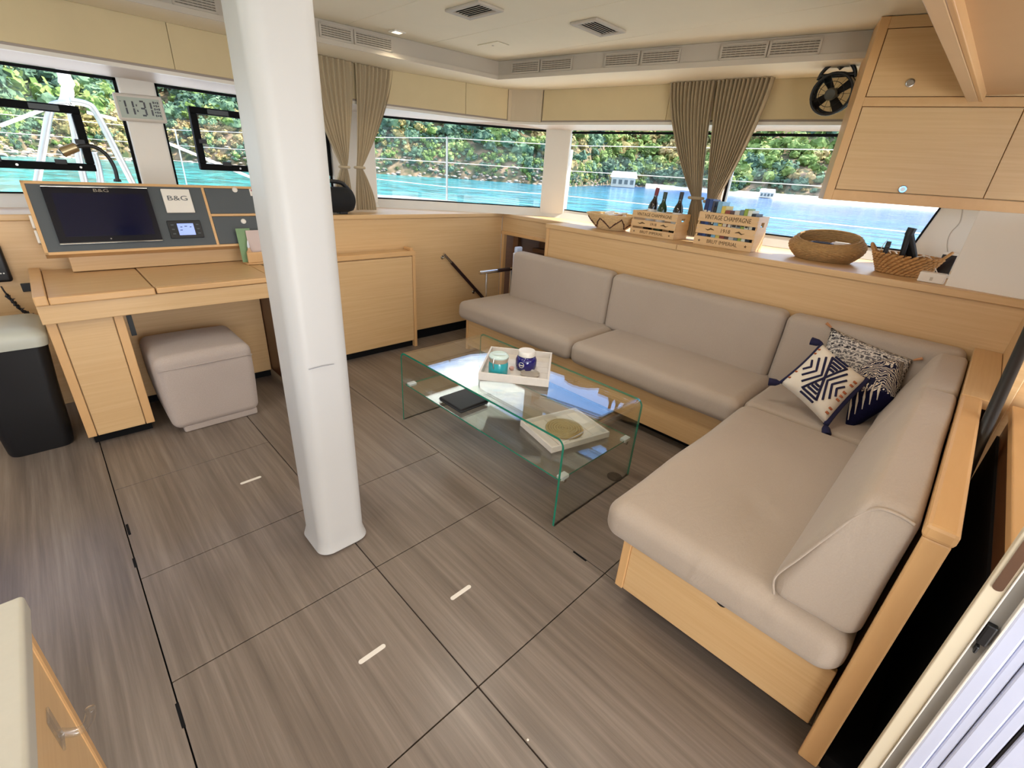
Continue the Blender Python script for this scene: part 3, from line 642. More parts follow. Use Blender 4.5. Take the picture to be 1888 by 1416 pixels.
box('base_panel',M['oak'],sofa,cxf+.03,bx+.02,by-.02,by,.085,.335)
box('carcass',M['oaky'],sofa,cxf+.03,3.29,-.10,by-.03,.12,.32,bevel=0); box('carcass',M['oaky'],sofa,bx+.03,3.29,by-.03,3.16,.12,.32,bevel=0)
box('plinth',M['matteblack'],sofa,cxf+.12,3.27,-.09,by-.12,0,.12,bevel=0); box('plinth',M['matteblack'],sofa,bx+.10,3.27,by-.12,3.10,0,.12,bevel=0)
hp_=onx(1330,1113,cxf); MB().lathe([(.0001,0),(.017,0),(.017,.002),(.0001,.002)],(cxf-.0025,hp_.y,.322),20,axis=(1,0,0)).build('finger_hole',M['black'],sofa,label='dark round finger hole')
def cushion(name,x0,x1,y0,y1,z0,z1,r,seed,crown=0,amp=.004,fn2=None):
    cr=(x0,x1,y0,y1,z1,crown) if crown else None
    f1=soft(amp,seed,cr)
    fn=(lambda p: fn2(f1(p))) if fn2 else f1
    o=MB().rbox(x0,x1,y0,y1,z0,z1,r,fn,k=5,step=.04).build(name,M['sofa'],sofa,smooth=True); return o
def dent(p):     # sat-in creases on the chaise
    p=Vector(p)
    if p.z>.46:
        for cx,cy,s,h in ((1.66,.27,.05,-.014),(1.70,.235,.025,.012),(1.74,.29,.022,.012),(1.72,.33,.03,-.010),(2.35,.33,.09,-.006),(2.28,.42,.05,.005)):
            d=((p.x-cx)**2+(p.y-cy)**2)/(s*s); p.z+=h*math.exp(-d)
    return p
cushion('seat_cushion',1.272,2.628,-.108,.70,.335,SZ,.065,1,.016,fn2=dent)
cushion('seat_cushion',2.632,3.26,-.108,.695,.335,SZ-.004,.04,2,.006)
cushion('seat_cushion',2.565,3.26,.70,1.93,.335,SZ+.004,.06,3,.016)
cushion('seat_cushion',2.565,3.26,1.935,3.265,.335,SZ+.004,.06,4,.016)
def lean(p):
    p=Vector(p); p.x+=(p.z-.5)*.05; return p
BX0,BX1=3.115,3.262
cushion('back_cushion',BX0,BX1,2.035,3.16,.47,.925,.05,5,0,.006,lean)
cushion('back_cushion',BX0,BX1,.745,2.03,.47,.925,.05,6,0,.006,lean)
cushion('back_cushion',BX0,BX1,-.10,.74,.47,.925,.05,7,0,.006,lean)
def wedge(p):
    p=Vector(p); yb=-.106; yf=.125 if p.z<.56 else .125-(p.z-.56)*.30
    p.y=yb+(p.y-yb)*(yf-yb)/(.125-yb); return p
c1=cushion('back_cushion',1.30,2.415,-.106,.125,.485,.925,.045,8,0,.005,wedge)
c2=cushion('back_cushion',2.42,3.08,-.106,.125,.485,.925,.045,9,0,.005,wedge)
cl=thing('folded_cloth','pale blue and white cloth tucked behind the end of the sofa back','cloth',(3.24,3.18,.5))
MB().rbox(3.20,3.285,3.165,3.20,.50,.955,.014,soft(.004,21),k=3).build('fold',plain('blue_white_cloth','c3d0e8',.85,var=.25,vscale=40),cl,smooth=True)
MB().rbox(3.185,3.20,3.17,3.196,.52,.90,.006,soft(.003,23),k=3).build('inner_fold',plain('white_cloth','e4e4ea',.85,var=.1,vscale=40),cl,smooth=True)
# piping seam on the near end face of the chaise back
pp=[(1.302,wedge((0,y,z)).y,z) for y,z in [(.105,.50),(.118,.56),(.112,.66),(.10,.78),(.085,.86),(.05,.905),(-.02,.912),(-.085,.905)]]
MB().tube(smooth_pts(pp),.004,6).build('piping',M['sofa'],sofa,smooth=True)
# arm panel, shelf in the corner, dark sliding slot beside it
ap=thing('arm_panel','upright oak panel with rounded cap along the back of the chaise','panel',(1.3,-.14,0))
box('panel',M['oak'],ap,1.30,2.39,-.158,-.122,0,.895); box('end_stile',M['solid'],ap,1.285,1.30,-.166,-.113,0,.895,bevel=.005); box('cap',M['solidx'],ap,1.278,2.39,-.170,-.108,.895,.935,bevel=.010)
sh=thing('corner_shelf','small oak shelf filling the corner between sofa back and bulkhead','shelf',(2.85,-.16,.9))
box('top',M['oakx'],sh,2.40,3.295,YA+.002,-.108,.90,.932); box('edge_band',M['solid'],sh,2.392,2.40,YA+.002,-.108,.895,.932,bevel=.002)
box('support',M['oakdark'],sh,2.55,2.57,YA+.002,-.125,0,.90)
YR=-.25
gp=thing('galley_divider','oak capped low panel beyond the dark slot at the right edge','panel',(1.8,-.29,0))
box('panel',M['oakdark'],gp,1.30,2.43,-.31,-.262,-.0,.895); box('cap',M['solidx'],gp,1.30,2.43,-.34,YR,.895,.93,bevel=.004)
box('slot_shade_back',M['matteblack'],gp,1.30,2.43,-.262,-.255,0,.80,bevel=0); box('slot_shade_floor',M['matteblack'],gp,1.30,2.43,-.255,-.17,0.0,.06,bevel=0)  # matte black sheets put in for the shade deep in the slot
rl=thing('black_handrail','thick black sloping handrail in the slot at the right edge','handrail',(2.3,-.185,.3))
p0=ony(1888,632,-.19); p1=ony(1778,876,-.19); d=(p1-p0)
MB().tube([p0-d*1.0,p0-d*.5,p0,p1,p1+d*.7],.018,14).build('rail',M['black'],rl,smooth='auto')

# ---------------------------------------------------------------- chart table, console, cabinet
dk=thing('chart_table','pale oak chart table with hinged lid and one wide pedestal','desk',(.45,3.55,0))
box('apron',M['oak'],dk,-.115,1.068,3.20,3.222,.75,.848); box('front_edge',M['solidx'],dk,-.062,.372,3.185,3.235,.848,.886,bevel=.006)
box('side_rail',M['solid'],dk,-.115,-.064,3.185,3.975,.848,.896,bevel=.006)
box('fixed_top',M['oakx'],dk,-.062,.372,3.236,3.975,.85,.878)
ld=box('lid',M['oakx'],dk,.378,.992,3.222,3.80,.852,.884); box('lid_edge',M['solidx'],dk,.378,.992,3.187,3.221,.852,.884,bevel=.006)
box('fixed_top',M['oakx'],dk,.998,1.068,3.187,3.975,.85,.882); box('fixed_top',M['oakx'],dk,.378,.992,3.802,3.975,.85,.88)
box('pedestal_door',M['oak'],dk,-.062,.160,3.238,3.258,.065,.748); box('stile',M['solid'],dk,-.106,-.066,3.236,3.262,.065,.748); box('stile',M['solid'],dk,.164,.206,3.236,3.262,.065,.748)
box('pedestal_body',M['oak'],dk,-.104,.204,3.262,3.97,.065,.75); box('plinth',M['matteblack'],dk,-.085,.19,3.29,3.96,0,.065,bevel=0)
box('back_panel',M['oak'],dk,.206,1.03,3.66,3.68,.06,.75); box('plinth',M['matteblack'],dk,.206,1.03,3.69,3.71,0,.06,bevel=0)
q=ony(232,582,3.655); q2=ony(253,618,3.655); box('grip_slot',M['charcoal'],dk,q.x,q2.x,3.652,3.66,q2.z,q.z,bevel=.002)
box('end_panel',M['oakdark'],dk,1.034,1.066,3.26,3.97,.06,.75)  # dark oak colour painted in for the shade under the desk
cb=thing('low_cabinet','low oak cabinet under the forward ledge right of the pillar','cabinet',(1.8,3.66,0))
CX1=2.352
box('body',M['oak'],cb,1.25,CX1-.03,3.62,3.745,.065,.862); box('door',M['oak'],cb,1.27,CX1-.034,3.602,3.62,.068,.858)
box('stile',M['solid'],cb,CX1-.03,CX1,3.60,3.745,.0,.866); box('top',M['oakx'],cb,1.25,CX1,3.63,3.745,.866,.900); box('top_edge',M['solidx'],cb,1.25,CX1,3.594,3.63,.866,.906,bevel=.005); box('top_lip',M['solid'],cb,CX1-.03,CX1,3.63,3.745,.900,.925,bevel=.004)
box('plinth',M['matteblack'],cb,1.25,CX1-.03,3.64,3.72,0,.066,bevel=0)
# sloping instrument console
CB=Vector((0,3.72,1.005)); CT=Vector((0,3.86,1.387)); cv=(CT-CB).normalized(); cn=Vector((1,0,0)).cross(cv).normalized(); CH=(CT-CB).length
if cn.y>0: cn=-cn
def cpt(px,py): 
    p=onp(px,py,CB,cn); return p.x,(p-CB).dot(cv)
def cquad(pts):
    us=[cpt(*p) for p in pts]; n=len(us); xs_=sorted(u for u,_ in us); vs=sorted(v for _,v in us)
    return (xs_[0]+xs_[1])/2,(xs_[2]+xs_[3])/2,(vs[0]+vs[1])/2,(vs[2]+vs[3])/2
def cbox(name,mat,parent,u0,u1,v0,v1,d0,d1,bevel=.002,**k):
    c=CB+Vector(((u0+u1)/2,0,0))+cv*(v0+v1)/2+cn*(d0+d1)/2
    return MB().obox(c,Vector(((u1-u0)/2,0,0)),cv*(v1-v0)/2,cn*(d1-d0)/2).build(name,mat,parent,bevel=bevel,**k)
co=thing('instrument_console','tilted oak instrument console with charcoal face on the chart table','console',(.6,3.8,.88))
U0,U1=-.018,1.42
cbox('case',M['oak'],co,U0,U1,0,CH,-.10,-.012); e=.016
for a,b,c,d in ((U0,U1,0,e),(U0,U1,CH-e,CH),(U0,U0+e,0,CH),(U1-e,U1,0,CH)): cbox('frame_edge',M['solidx'],co,a,b,c,d,-.02,.0)
ud=cpt(388,400)[0]; vd=cpt(430,396)[1]
cbox('face_panel',M['charcoal'],co,U0+e,ud-.008,e,CH-e,-.014,-.004,bevel=0); cbox('divider',M['solidx'],co,ud-.008,ud+.008,e,CH-e,-.014,0)
cbox('divider',M['solidx'],co,ud+.008,U1-e,vd-.008,vd+.008,-.014,0)
d1=cbox('drawer',M['charcoal'],co,ud+.010,U1-e-.002,vd+.010,CH-e-.002,-.014,-.003); d2=cbox('drawer',M['charcoal'],co,ud+.010,U1-e-.002,e+.002,vd-.010,-.014,-.003)
for d,(px,py) in ((d1,(433,350)),(d2,(449,408))):
    u,v=cpt(px,py); p=CB+Vector((u,0,0))+cv*v
    k=MB().lathe([(.017,0),(.017,.004),(.012,.006),(.011,.003),(.0001,.003)],p+cn*-.003,20,axis=cn).build('latch_knob',M['white'],d,smooth='auto')
foot=MB().box(.075,1.42,3.82,3.90,.8845,1.0).build('foot',M['oak'],co,bevel=.003)
for px,py in ((57,407),(71,435)): 
    u,v=cpt(px,py); cbox('side_clip',M['white'],co,U0-.012,U0,v-.035,v+.035,-.06,-.02)
a,b,c,d=cquad([(77,347),(272,347),(298,443),(108,450)])
sc=thing('chart_plotter','wide dark display screen set in the console','screen',tuple(CB+Vector(((a+b)/2,0,0))+cv*c))
cbox('bezel',M['bezel'],sc,a,b,c,d,-.002,.014); cbox('display',M['screen'],sc,a+.035,b-.03,c+.035,d-.035,.013,.0155,bevel=0)
cbox('trim_strip',M['chrome'],sc,a,b,d,d+.006,.002,.014,bevel=.001); cbox('trim_strip',M['chrome'],sc,a,b,c-.006,c,.002,.014,bevel=.001)
text_mesh('B&G',.026,CB+Vector((a+(b-a)*.53,0,0))+cv*(d-.018)+cn*.0145,(1,0,0),cv,M['chrome'],'maker_mark',sc,sx=1.5)
u,v=cpt(205,441); MB().lathe([(.004,0),(.004,.002),(.0001,.002)],CB+Vector((u,0,0))+cv*v+cn*.014,10,axis=cn).build('power_mark',M['chrome'],sc)
a,b,c,d=cquad([(295,349),(348,350),(359,392),(308,394)])
wc=thing('white_cover_plate','square white cover plate with dark lettering on the console','plate',tuple(CB+Vector(((a+b)/2,0,0))+cv*c))
cbox('plate',M['white'],wc,a,b,c,d,-.003,.014,bevel=.004)
text_mesh('B&G',.042,CB+Vector(((a+b)/2,0,0))+cv*((c+d)/2+.015)+cn*.0145,(1,0,0),cv,M['charcoal'],'lettering',wc,sx=1.45)
a,b,c,d=cquad([(307,408),(367,406),(377,437),(316,441)])
au=thing('autopilot_control','small black control unit with a lit blue display','control',tuple(CB+Vector(((a+b)/2,0,0))+cv*c))
cbox('body',M['black'],au,a,b,c,d,-.003,.010,bevel=.003); w=b-a; cbox('display',M['lcd'],au,a+w*.27,a+w*.76,c+.018,d-.02,.0095,.0112,bevel=0)
for k in range(3): 
    vv=c+(d-c)*(.25+.25*k)
    for uu in (a+w*.13,a+w*.88): cbox('button',M['charcoal'],au,uu-.008,uu+.008,vv-.004,vv+.004,.009,.0115,bevel=.001)
for (uu,vv,s) in ((.38,.62,.006),(.52,.66,.008),(.66,.62,.005),(.36,.45,.007)): cbox('symbol',M['bezel'],au,a+w*uu-s,a+w*uu+s,c+(d-c)*vv-.002,c+(d-c)*vv+.002,.011,.0116,bevel=0)
# sticker on the upper drawer
u,v=cpt(463,353); st=thing('drawer_sticker','small white sticker on the upper console drawer','sticker',tuple(CB+Vector((u,0,0))+cv*v))
cbox('paper',M['white'],st,u-.01,u+.05,v-.03,v+.025,-.003,-.0022,bevel=0); cbox('print',plain('sticker_red','a8404a',.6),st,u+.0,u+.02,v+.002,v+.014,-.0022,-.0019,bevel=0)
# gooseneck lamp
gl=thing('gooseneck_lamp','flexible gooseneck chart lamp with brass coloured tubular head','lamp',tuple(ony(217,332,3.86)))
gp_=smooth_pts([ony(a,b,3.84) for a,b in [(217,335),(212,312),(200,290),(183,275),(165,269),(142,270)]])
MB().tube(gp_,.0105,10).build('neck',M['black'],gl,smooth=True)
h0=ony(143,270,3.84); h1=ony(114,281,3.84); MB().tube([h0,h0.lerp(h1,.08),h1],[.016,.024,.026],14).build('head',plain('champagne_metal','b5a582',.3,metal=.9),gl,smooth='auto')
MB().tube([h1,h1+(h1-h0)*.05],[.021,.019],14).build('lamp_opening',M['bezel'],gl)
MB().lathe([(.02,0),(.018,.012),(.011,.016)],ony(217,335,3.86),14).build('base',M['black'],gl)
# brochure rack
br=thing('brochure_rack','clear and oak leaflet rack with green leaflets behind the pillar','rack',(1.04,3.62,.885))
zb0=.8848
b0=onz(455,488,zb0); bx0=b0.x; byy=b0.y
box('base',M['solidx'],br,bx0,bx0+.16,byy-.02,byy+.07,zb0,zb0+.012); box('front_lip',M['solid'],br,bx0+.01,bx0+.16,byy-.02,byy-.008,zb0+.012,zb0+.085,bevel=.012)
def slab(name,mat,parent,c,u,v,w): return MB().obox(c,u,v,w).build(name,mat,parent)
slab('leaflet',plain('leaflet_green','7c9a6e',.6),br,(bx0+.03,byy+.045,zb0+.125),(.045,0,0),(0,.001,0),(0,.02,.112))
slab('leaflet',plain('leaflet_pink','cdb8b0',.6),br,(bx0+.09,byy+.03,zb0+.12),(.05,0,0),(0,.001,0),(0,.015,.105))
hs=thing('hand_sanitizer','small clear bottle with pump in the leaflet rack','bottle',(bx0+.035,byy+.015,zb0+.012))
MB().lathe([(.017,0),(.02,.004),(.02,.07),(.009,.088),(.009,.1)],(bx0+.035,byy+.012,zb0+.0125),14).build('body',plain('amber_gel','c49a70',.15),hs,smooth='auto'); MB().lathe([(.007,0),(.01,.01),(.006,.035),(.003,.05)],(bx0+.035,byy+.012,zb0+.1125),12).build('pump',plain('clear_plastic','d5d7dd',.2),hs,smooth='auto')
# ottoman
ot=thing('ottoman','cube ottoman in pale taupe velvet under the chart table','ottoman',(.52,3.33,0))
MB().rbox(.262,.775,3.085,3.60,.035,.505,.05,lambda p: soft(.003,3)(Vector((p[0]+ (0.52-p[0])*.12*max(0,(.3-p[2])/.3)*.6,p[1],p[2]+.02*max(0,1-((p[0]-.52)/.26)**2)*max(0,1-((p[1]-3.34)/.26)**2)*(1 if p[2]>.45 else 0)))),k=5).build('body',M['ottoman'],ot,smooth=True)
MB().rbox(.325,.745,3.105,3.57,0,.05,.012).build('base',M['ottoman'],ot,smooth=True)
MB().tube([(.27,3.088,.432),(.52,3.080,.437),(.77,3.088,.432)],.004,6).build('seam',M['ottoman'],ot,smooth=True)
# waste bin and radio handset
bn=thing('waste_bin','tall black waste bin with pale grey lid beside the chart table','bin',(-.33,3.52,0))
rings=[]; lvl=[(0,.0),(.02,.006),(.3,.02),(.62,.045)]
mb=MB(); V=[]
for z,e_ in lvl: V+=[(p[0],p[1],z) for p in rr(-.435-e_,-.175+e_,3.35-e_,3.66+e_,.05)]
n=len(rr(0,1,0,1,.05)); mb.add(V,[(i*n+k,i*n+(k+1)%n,(i+1)*n+(k+1)%n,(i+1)*n+k) for i in range(3) for k in range(n)]+[tuple(range(n-1,-1,-1)),tuple(3*n+k for k in range(n))])
mb.build('body',M['black'],bn,smooth='auto')
mb=MB(); V=[]
for z,e_ in [(.615,.055),(.66,.06),(.675,.056),(.70,.03),(.712,-.03)]: V+=[(p[0],p[1],z) for p in rr(-.435-e_,-.175+e_,3.35-e_,3.66+e_,.05)]
mb.add(V,[(i*n+k,i*n+(k+1)%n,(i+1)*n+(k+1)%n,(i+1)*n+k) for i in range(4) for k in range(n)]+[tuple(range(n-1,-1,-1)),tuple(4*n+k for k in range(n))])
mb.build('lid',plain('lid_grey','b9b9ac',.4),bn,smooth='auto')
box('hinge',M['steel'],bn,-.20,-.115,3.58,3.66,.63,.67)
vh=thing('radio_handset','black radio handset with coiled cord on the port wall','radio',(-.15,3.95,1.0))
h=ony(-4,478,3.95); h2=ony(-2,520,3.95)
MB().rbox(h.x-.05,h.x+.03,3.92,3.978,h2.z,h.z+.09,.018,None,k=3).build('handset',M['black'],vh,smooth=True)
cpts=smooth_pts([ony(a,b,3.94) for a,b in [(2,528),(10,540),(22,552),(40,570),(58,580),(72,586)]],10)
coil=[]
for i,p in enumerate(cpts): coil.append(p+Vector((math.cos(i*1.9)*.008,math.sin(i*1.9)*.008*0,math.sin(i*1.9)*.008)) if i>12 else p)
MB().tube(coil,[.004]*13+[.009]*(len(coil)-13),8).build('coiled_cord',M['black'],vh,smooth=True)
for k in range(3): box('key',M['steel'],vh,h.x+.0-.012*k,h.x+.006-.012*k,3.915,3.921,h2.z+.05,h2.z+.056,bevel=0)
# socket on the wall left of the desk
so_=thing('wall_socket','small dark wall socket left of the chart table','socket',tuple(ony(50,530,3.975)))
c=ony(50,528,3.975); box('plate',M['black'],so_,c.x-.025,c.x+.03,3.965,3.979,c.z-.03,c.z+.02)

# ---------------------------------------------------------------- glass coffee table
TX0,TX1,TY0,TY1,TZ=1.468,2.15,1.06,2.448,.502; TH=.012
ct=thing('glass_coffee_table','bent clear glass coffee table with lower glass shelf','table',(1.81,1.75,0))
def bend(off_):
    r=.045; out=[]; y0,y1,z1=TY0+off_,TY1-off_,TZ-off_; r2=r-off_
    out.append((y0,0.0))
    for k in range(9): a=math.pi-math.pi/2*k/8; out.append((y0+r2+r2*math.cos(a),z1-r2+r2*math.sin(a)))
    for k in range(9): a=math.pi/2-math.pi/2*k/8; out.append((y1-r2+r2*math.cos(a),z1-r2+r2*math.sin(a)))
    out.append((y1,0.0)); return out
o_=bend(0); i_=bend(TH); n=len(o_)
mb=MB(); V=[(x,p[0],p[1]) for x in (TX0,TX1) for L_ in (o_,i_) for p in L_]
F0=[];F1=[]
for k in range(n-1):
    F0.append((k,k+1,2*n+k+1,2*n+k)); F0.append((n+k+1,n+k,3*n+k,3*n+k+1))
    F1.append((k+1,k,n+k,n+k+1)); F1.append((2*n+k,2*n+k+1,3*n+k+1,3*n+k))
F1+=[(0,2*n,3*n,n),(n-1,2*n-1,4*n-1,3*n-1)]
mb.cm=0; mb.add(V,F0); mb.cm=1; mb.add(V,F1); mb.build('bent_glass_top',[M['tglass'],M['gedge']],ct,smooth='auto')
SZZ=.268
mb=MB(); x0,x1,y0,y1,z0,z1=TX0+.02,TX1-.03,TY0+TH+.006,TY1-TH-.006,SZZ-.008,SZZ
P=[(x0,y0,z0),(x1,y0,z0),(x1,y1,z0),(x0,y1,z0),(x0,y0,z1),(x1,y0,z1),(x1,y1,z1),(x0,y1,z1)]
mb.cm=0; mb.add(P,[(0,3,2,1),(4,5,6,7)]); mb.cm=1; mb.add(P,[(0,1,5,4),(1,2,6,5),(2,3,7,6),(3,0,4,7)]); mb.build('glass_shelf',[M['tglass'],M['gedge']],ct)
for x in (TX0+.06,TX1-.07):
    for y,s in ((TY0+TH,1),(TY1-TH,-1)):
        c_=MB().box(x-.028,x+.028,min(y,y+s*.035),max(y,y+s*.035),SZZ-.014,SZZ+.006).build('shelf_clip',plain('clear_clip','cfd6d4',.2),ct,bevel=.003)
        MB().lathe([(.0001,0),(.011,0),(.011,.018),(.0001,.018)],(x,y+(0 if s>0 else -.018),SZZ-.024),14,axis=(0,1,0)).build('steel_pin',M['chrome'],ct,smooth='auto')
# things on the shelf
def trayobj(name,label,c,u,v,hu,hv,z,h,th,mat,inner,cat):
    u=Vector((u[0],u[1],0)).normalized(); v=Vector((-u.y,u.x,0)); c=Vector((c[0],c[1],0)); t=thing(name,label,cat,(c.x,c.y,z))
    np_=5
    for k in range(np_):
        MB().obox(c+v*(-hv+hv*2*(k+.5)/np_)+Vector((0,0,z+.005)),u*(hu-.001),v*(hv/np_-.0012),(0,0,.0045)).build('base_plank',inner,t,bevel=.001)
    for s in (-1,1):
        MB().obox(c+v*s*(hv-th/2)+Vector((0,0,z+h/2)),u*hu,v*th/2,(0,0,h/2)).build('side_wall',mat,t,bevel=.002)
        MB().obox(c+u*s*(hu-th/2)+Vector((0,0,z+h/2)),u*th/2,v*(hv-th),(0,0,h/2)).build('end_wall',mat,t,bevel=.002)
    return t
wwood=wood('whitewashed_wood','cfc6bb','e6dfd6',(12,12,12),contrast=.7)
trayobj('shelf_tray','pale wooden tray lying on the lower glass shelf','x' and (1.86,1.36),(.25,1),None,.16,.20,SZZ+.001,.035,.012,wwood,wwood,'tray')
tv=thing('woven_trivet','round woven trivet in the tray on the lower shelf','trivet',(1.86,1.36,SZZ+.012))
mb=MB(); 
for k in range(7): mb.tube([(1.86+(.012+.015*k)*math.cos(a*math.pi/12),1.36+(.012+.015*k)*math.sin(a*math.pi/12),SZZ+.019) for a in range(24)],.008,6,closed=True)
mb.build('coil',plain('seagrass','a08b5e',.85,var=.25,vscale=60),tv,smooth=True)
bb=thing('black_case','flat black case on the lower glass shelf','case',(1.62,1.95,SZZ))
MB().rbox(1.52,1.74,1.88,2.10,SZZ+.001,SZZ+.028,.008).build('shell',M['black'],bb,smooth=True); box('seam_band',M['charcoal'],bb,1.519,1.741,1.879,2.101,SZZ+.013,SZZ+.016,bevel=0)
# tray and jars on the top
tc_=Vector((1.885,1.79)); tu=Vector((.628,-.778)); tvv=Vector((.778,.628))
trayobj('serving_tray','square whitewashed wooden tray on the glass coffee table','x' and tc_,(tu.x,tu.y),None,.203,.222,TZ+.001,.048,.012,wwood,wwood,'tray')
TB=TZ+.0108
p=onz(918,688,TB); j=thing('teal_candle_jar','teal glass candle jar with glass lid on the tray','candle',(p.x,p.y,TB))
MB().lathe([(.050,0),(.057,.006),(.058,.06),(.055,.078)],p,28).build('jar',plain('teal_glass','2fa3ac',.08,var=.1,spec=.8),j,smooth='auto')
MB().lathe([(.055,.0785),(.056,.092),(.058,.094),(.058,.104),(.0001,.104)],p,28).build('neck_ring',plain('tan_rubber','a89a86',.4),j,smooth='auto')
MB().lathe([(.058,.1045),(.060,.112),(.053,.122),(.045,.125),(.040,.121),(.0001,.121)],p,28).build('lid',plain('pale_glass_lid','c9dcd6',.12),j,smooth='auto')
MB().tube([p+Vector((-.056,-.02,.05)),p+Vector((-.062,-.02,.085)),p+Vector((-.056,-.018,.115))],.003,6).build('clasp',M['steel'],j)
p=onz(969,679,TB); j=thing('blue_candle_jar','cobalt blue candle jar with white lid and round label on the tray','candle',(p.x,p.y,TB))
MB().lathe([(.045,0),(.060,.008),(.064,.025),(.064,.062),(.055,.08),(.048,.085)],p,32).build('jar',plain('cobalt_glass','141066',.07,var=.1,spec=.9),j,smooth='auto')
MB().lathe([(.050,.0855),(.053,.089),(.053,.112),(.050,.118),(.0001,.118)],p,32).build('lid',M['white'],j,smooth='auto')
ld_=Vector((-.94,-.30,0)).normalized(); sd=Vector((-ld_.y,ld_.x,0)); 
def onjar(a,zz,rr_=.0652): 
    d_=ld_*math.cos(a)+sd*math.sin(a); return p+d_*rr_+Vector((0,0,zz))
mb=MB(); mb.tube([onjar(math.cos(k*math.pi/12)*.25,.042+math.sin(k*math.pi/12)*.016) for k in range(24)],.0016,5,closed=True); mb.tube([onjar(a,.041) for a in (-.22,-.1,0,.1,.22)],.003,5); mb.build('round_label',M['white'],j)
p=onz(943,682,TB); sh_=thing('pink_seashell','small pink seashell lying on the tray','shell',(p.x,p.y,TB))
MB().add([p+Vector((q.x*.018,q.y*.014,.011+q.z*.0105))*1.0+Vector((random.uniform(-1,1),random.uniform(-1,1),random.uniform(0,1)))*.002 for q in iv1],if1).build('shell_body',plain('shell_pink','d8a79a',.5,var=.2,vscale=60),sh_)
MB().tube([p+Vector((.01,.008,.012)),p+Vector((.02,.014,.011)),p+Vector((.028,.016,.009))],[.008,.005,.001],8).build('spire',plain('shell_tan','c9977f',.5),sh_)
p=onz(977,692,TB); gd=thing('glass_coaster','round clear glass dish lying on the tray','dish',(p.x,p.y,TB))
MB().lathe([(.050,0),(.056,.004),(.058,.016),(.054,.016),(.051,.006),(.0001,.005)],p,28).build('dish',plain('smoky_glass','b0a79a',.1,var=.08),gd,smooth='auto')

# ---------------------------------------------------------------- rails
hr=thing('stair_handrail','brown leather wrapped steel handrail on the wall by the stairs','handrail',(2.95,3.72,.6))
a=ony(818,468,3.69); b=ony(893,552,3.69); d=b-a
MB().tube([a,a+d*.17],.014,12).build('steel_end',M['chrome'],hr,smooth='auto'); MB().tube([a+d*.17,b],.0165,12).build('leather_grip',M['leather'],hr,smooth='auto')
for t_ in (.05,.80):
    q=a+d*t_; MB().tube([q,Vector((q.x,3.72,q.z-.02)),Vector((q.x,3.75,q.z-.02))],.008,8).build('bracket',M['chrome'],hr,smooth=True); MB().lathe([(.02,0),(.02,.004),(.0001,.004)],Vector((q.x,3.75,q.z-.02)),14,axis=(0,-1,0)).build('rosette',M['chrome'],hr)
ar=thing('sofa_arm_rail','polished steel arm rail with dark grip at the forward end of the sofa','rail',(3.05,3.285,0))
ya=3.285; a=ony(884,503,ya); b=ony(958,494,ya); d=b-a
MB().tube([a,a+d*.42],.017,12).build('steel_bar',M['chrome'],ar,smooth='auto'); MB().tube([a+d*.42,a+d*.73],.0185,12).build('dark_grip',M['leather'],ar,smooth='auto'); MB().tube([a+d*.73,b],.017,12).build('steel_bar',M['chrome'],ar,smooth='auto')
for px in (897,942):
    q=ony(px,503,ya); MB().tube([(q.x,ya,0),(q.x,ya,a.z)],.012,12).build('post',M['chrome'],ar,smooth='auto')

# ---------------------------------------------------------------- hanging cupboard and ceiling fittings
HA=Vector((3.30,.79,0)); HB=Vector((3.53,.08,0)); ht=(HB-HA).normalized(); hn=Vector((ht.y,-ht.x,0))   # hn points into the room
if hn.x>0: hn=-hn
hc_=thing('hanging_cupboard','oak hanging cupboard with push latches under the ceiling','cupboard',(3.5,.3,1.575))
HZ0,HZ1,HM=1.572,ZC-.003,2.05; HL=1.15
def hpt(px,py): p=onp(px,py,HA,hn); return (p-HA).dot(ht),p.z
def hbox(name,mat,s0,s1,z0,z1,d0,d1,bevel=.002,parent=None,**k):
    return MB().obox(HA+ht*(s0+s1)/2+hn*(d0+d1)/2+Vector((0,0,(z0+z1)/2)),ht*(s1-s0)/2,hn*(d1-d0)/2,(0,0,(z1-z0)/2)).build(name,mat,parent or hc_,bevel=bevel,**k)
hbox('carcass',M['oak'],.004,HL,HZ0+.002,HZ1,-.36,-.02,bevel=0)
hbox('stile',M['solid'],0,.042,HZ0,HZ1,-.36,0); hbox('bottom_rail',M['solidx'],.042,HL,HZ0,HZ0+.055,-.36,0); hbox('mid_rail',M['solidx'],.042,HL,HM-.012,HM+.030,-.03,0)
hbox('top_rail',M['oak'],.042,HL,HZ1-.05,HZ1,-.03,-.002)
s_d=hpt(1848,290)[0]
hd1=hbox('door',M['oak'],.046,s_d-.002,HZ0+.059,HM-.015,-.02,-.002); hbox('door',M['oak'],s_d+.002,HL,HZ0+.059,HM-.015,-.02,-.002); hd2=hbox('door',M['oak'],.046,HL*.62,HM+.033,HZ1-.053,-.02,-.002)
for (px,py),lit in (((1678,153),False),((1664,349),True)):
    s_,z_=hpt(px,py); c=HA+ht*s_+Vector((0,0,z_))
    MB().lathe([(.019,-.002),(.019,.005),(.014,.007),(.012,.004),(.0001,.004)],c,22,axis=hn).build('push_latch',M['steel'],hd1 if lit else hd2,smooth='auto',label='round push latch')
    if lit: MB().tube([c+hn*.007+(ht*math.cos(k*math.pi/10)+Vector((0,0,1))*math.sin(k*math.pi/10))*.0135 for k in range(20)],.0025,5,closed=True).build('lit_ring',plain('latch_led','6fb4ff',.3,emit=2.0),hd1,label='glowing blue latch ring')
sf=setting('trim_6','low tan soffit over the galley with an oak edge beam')
box('soffit_panel',plain('tan_soffit_fabric','c49f74',.85,var=.04,bump=.2,bscale=200),sf,.4,3.46,-1.4,.292,2.085,2.43,bevel=0)
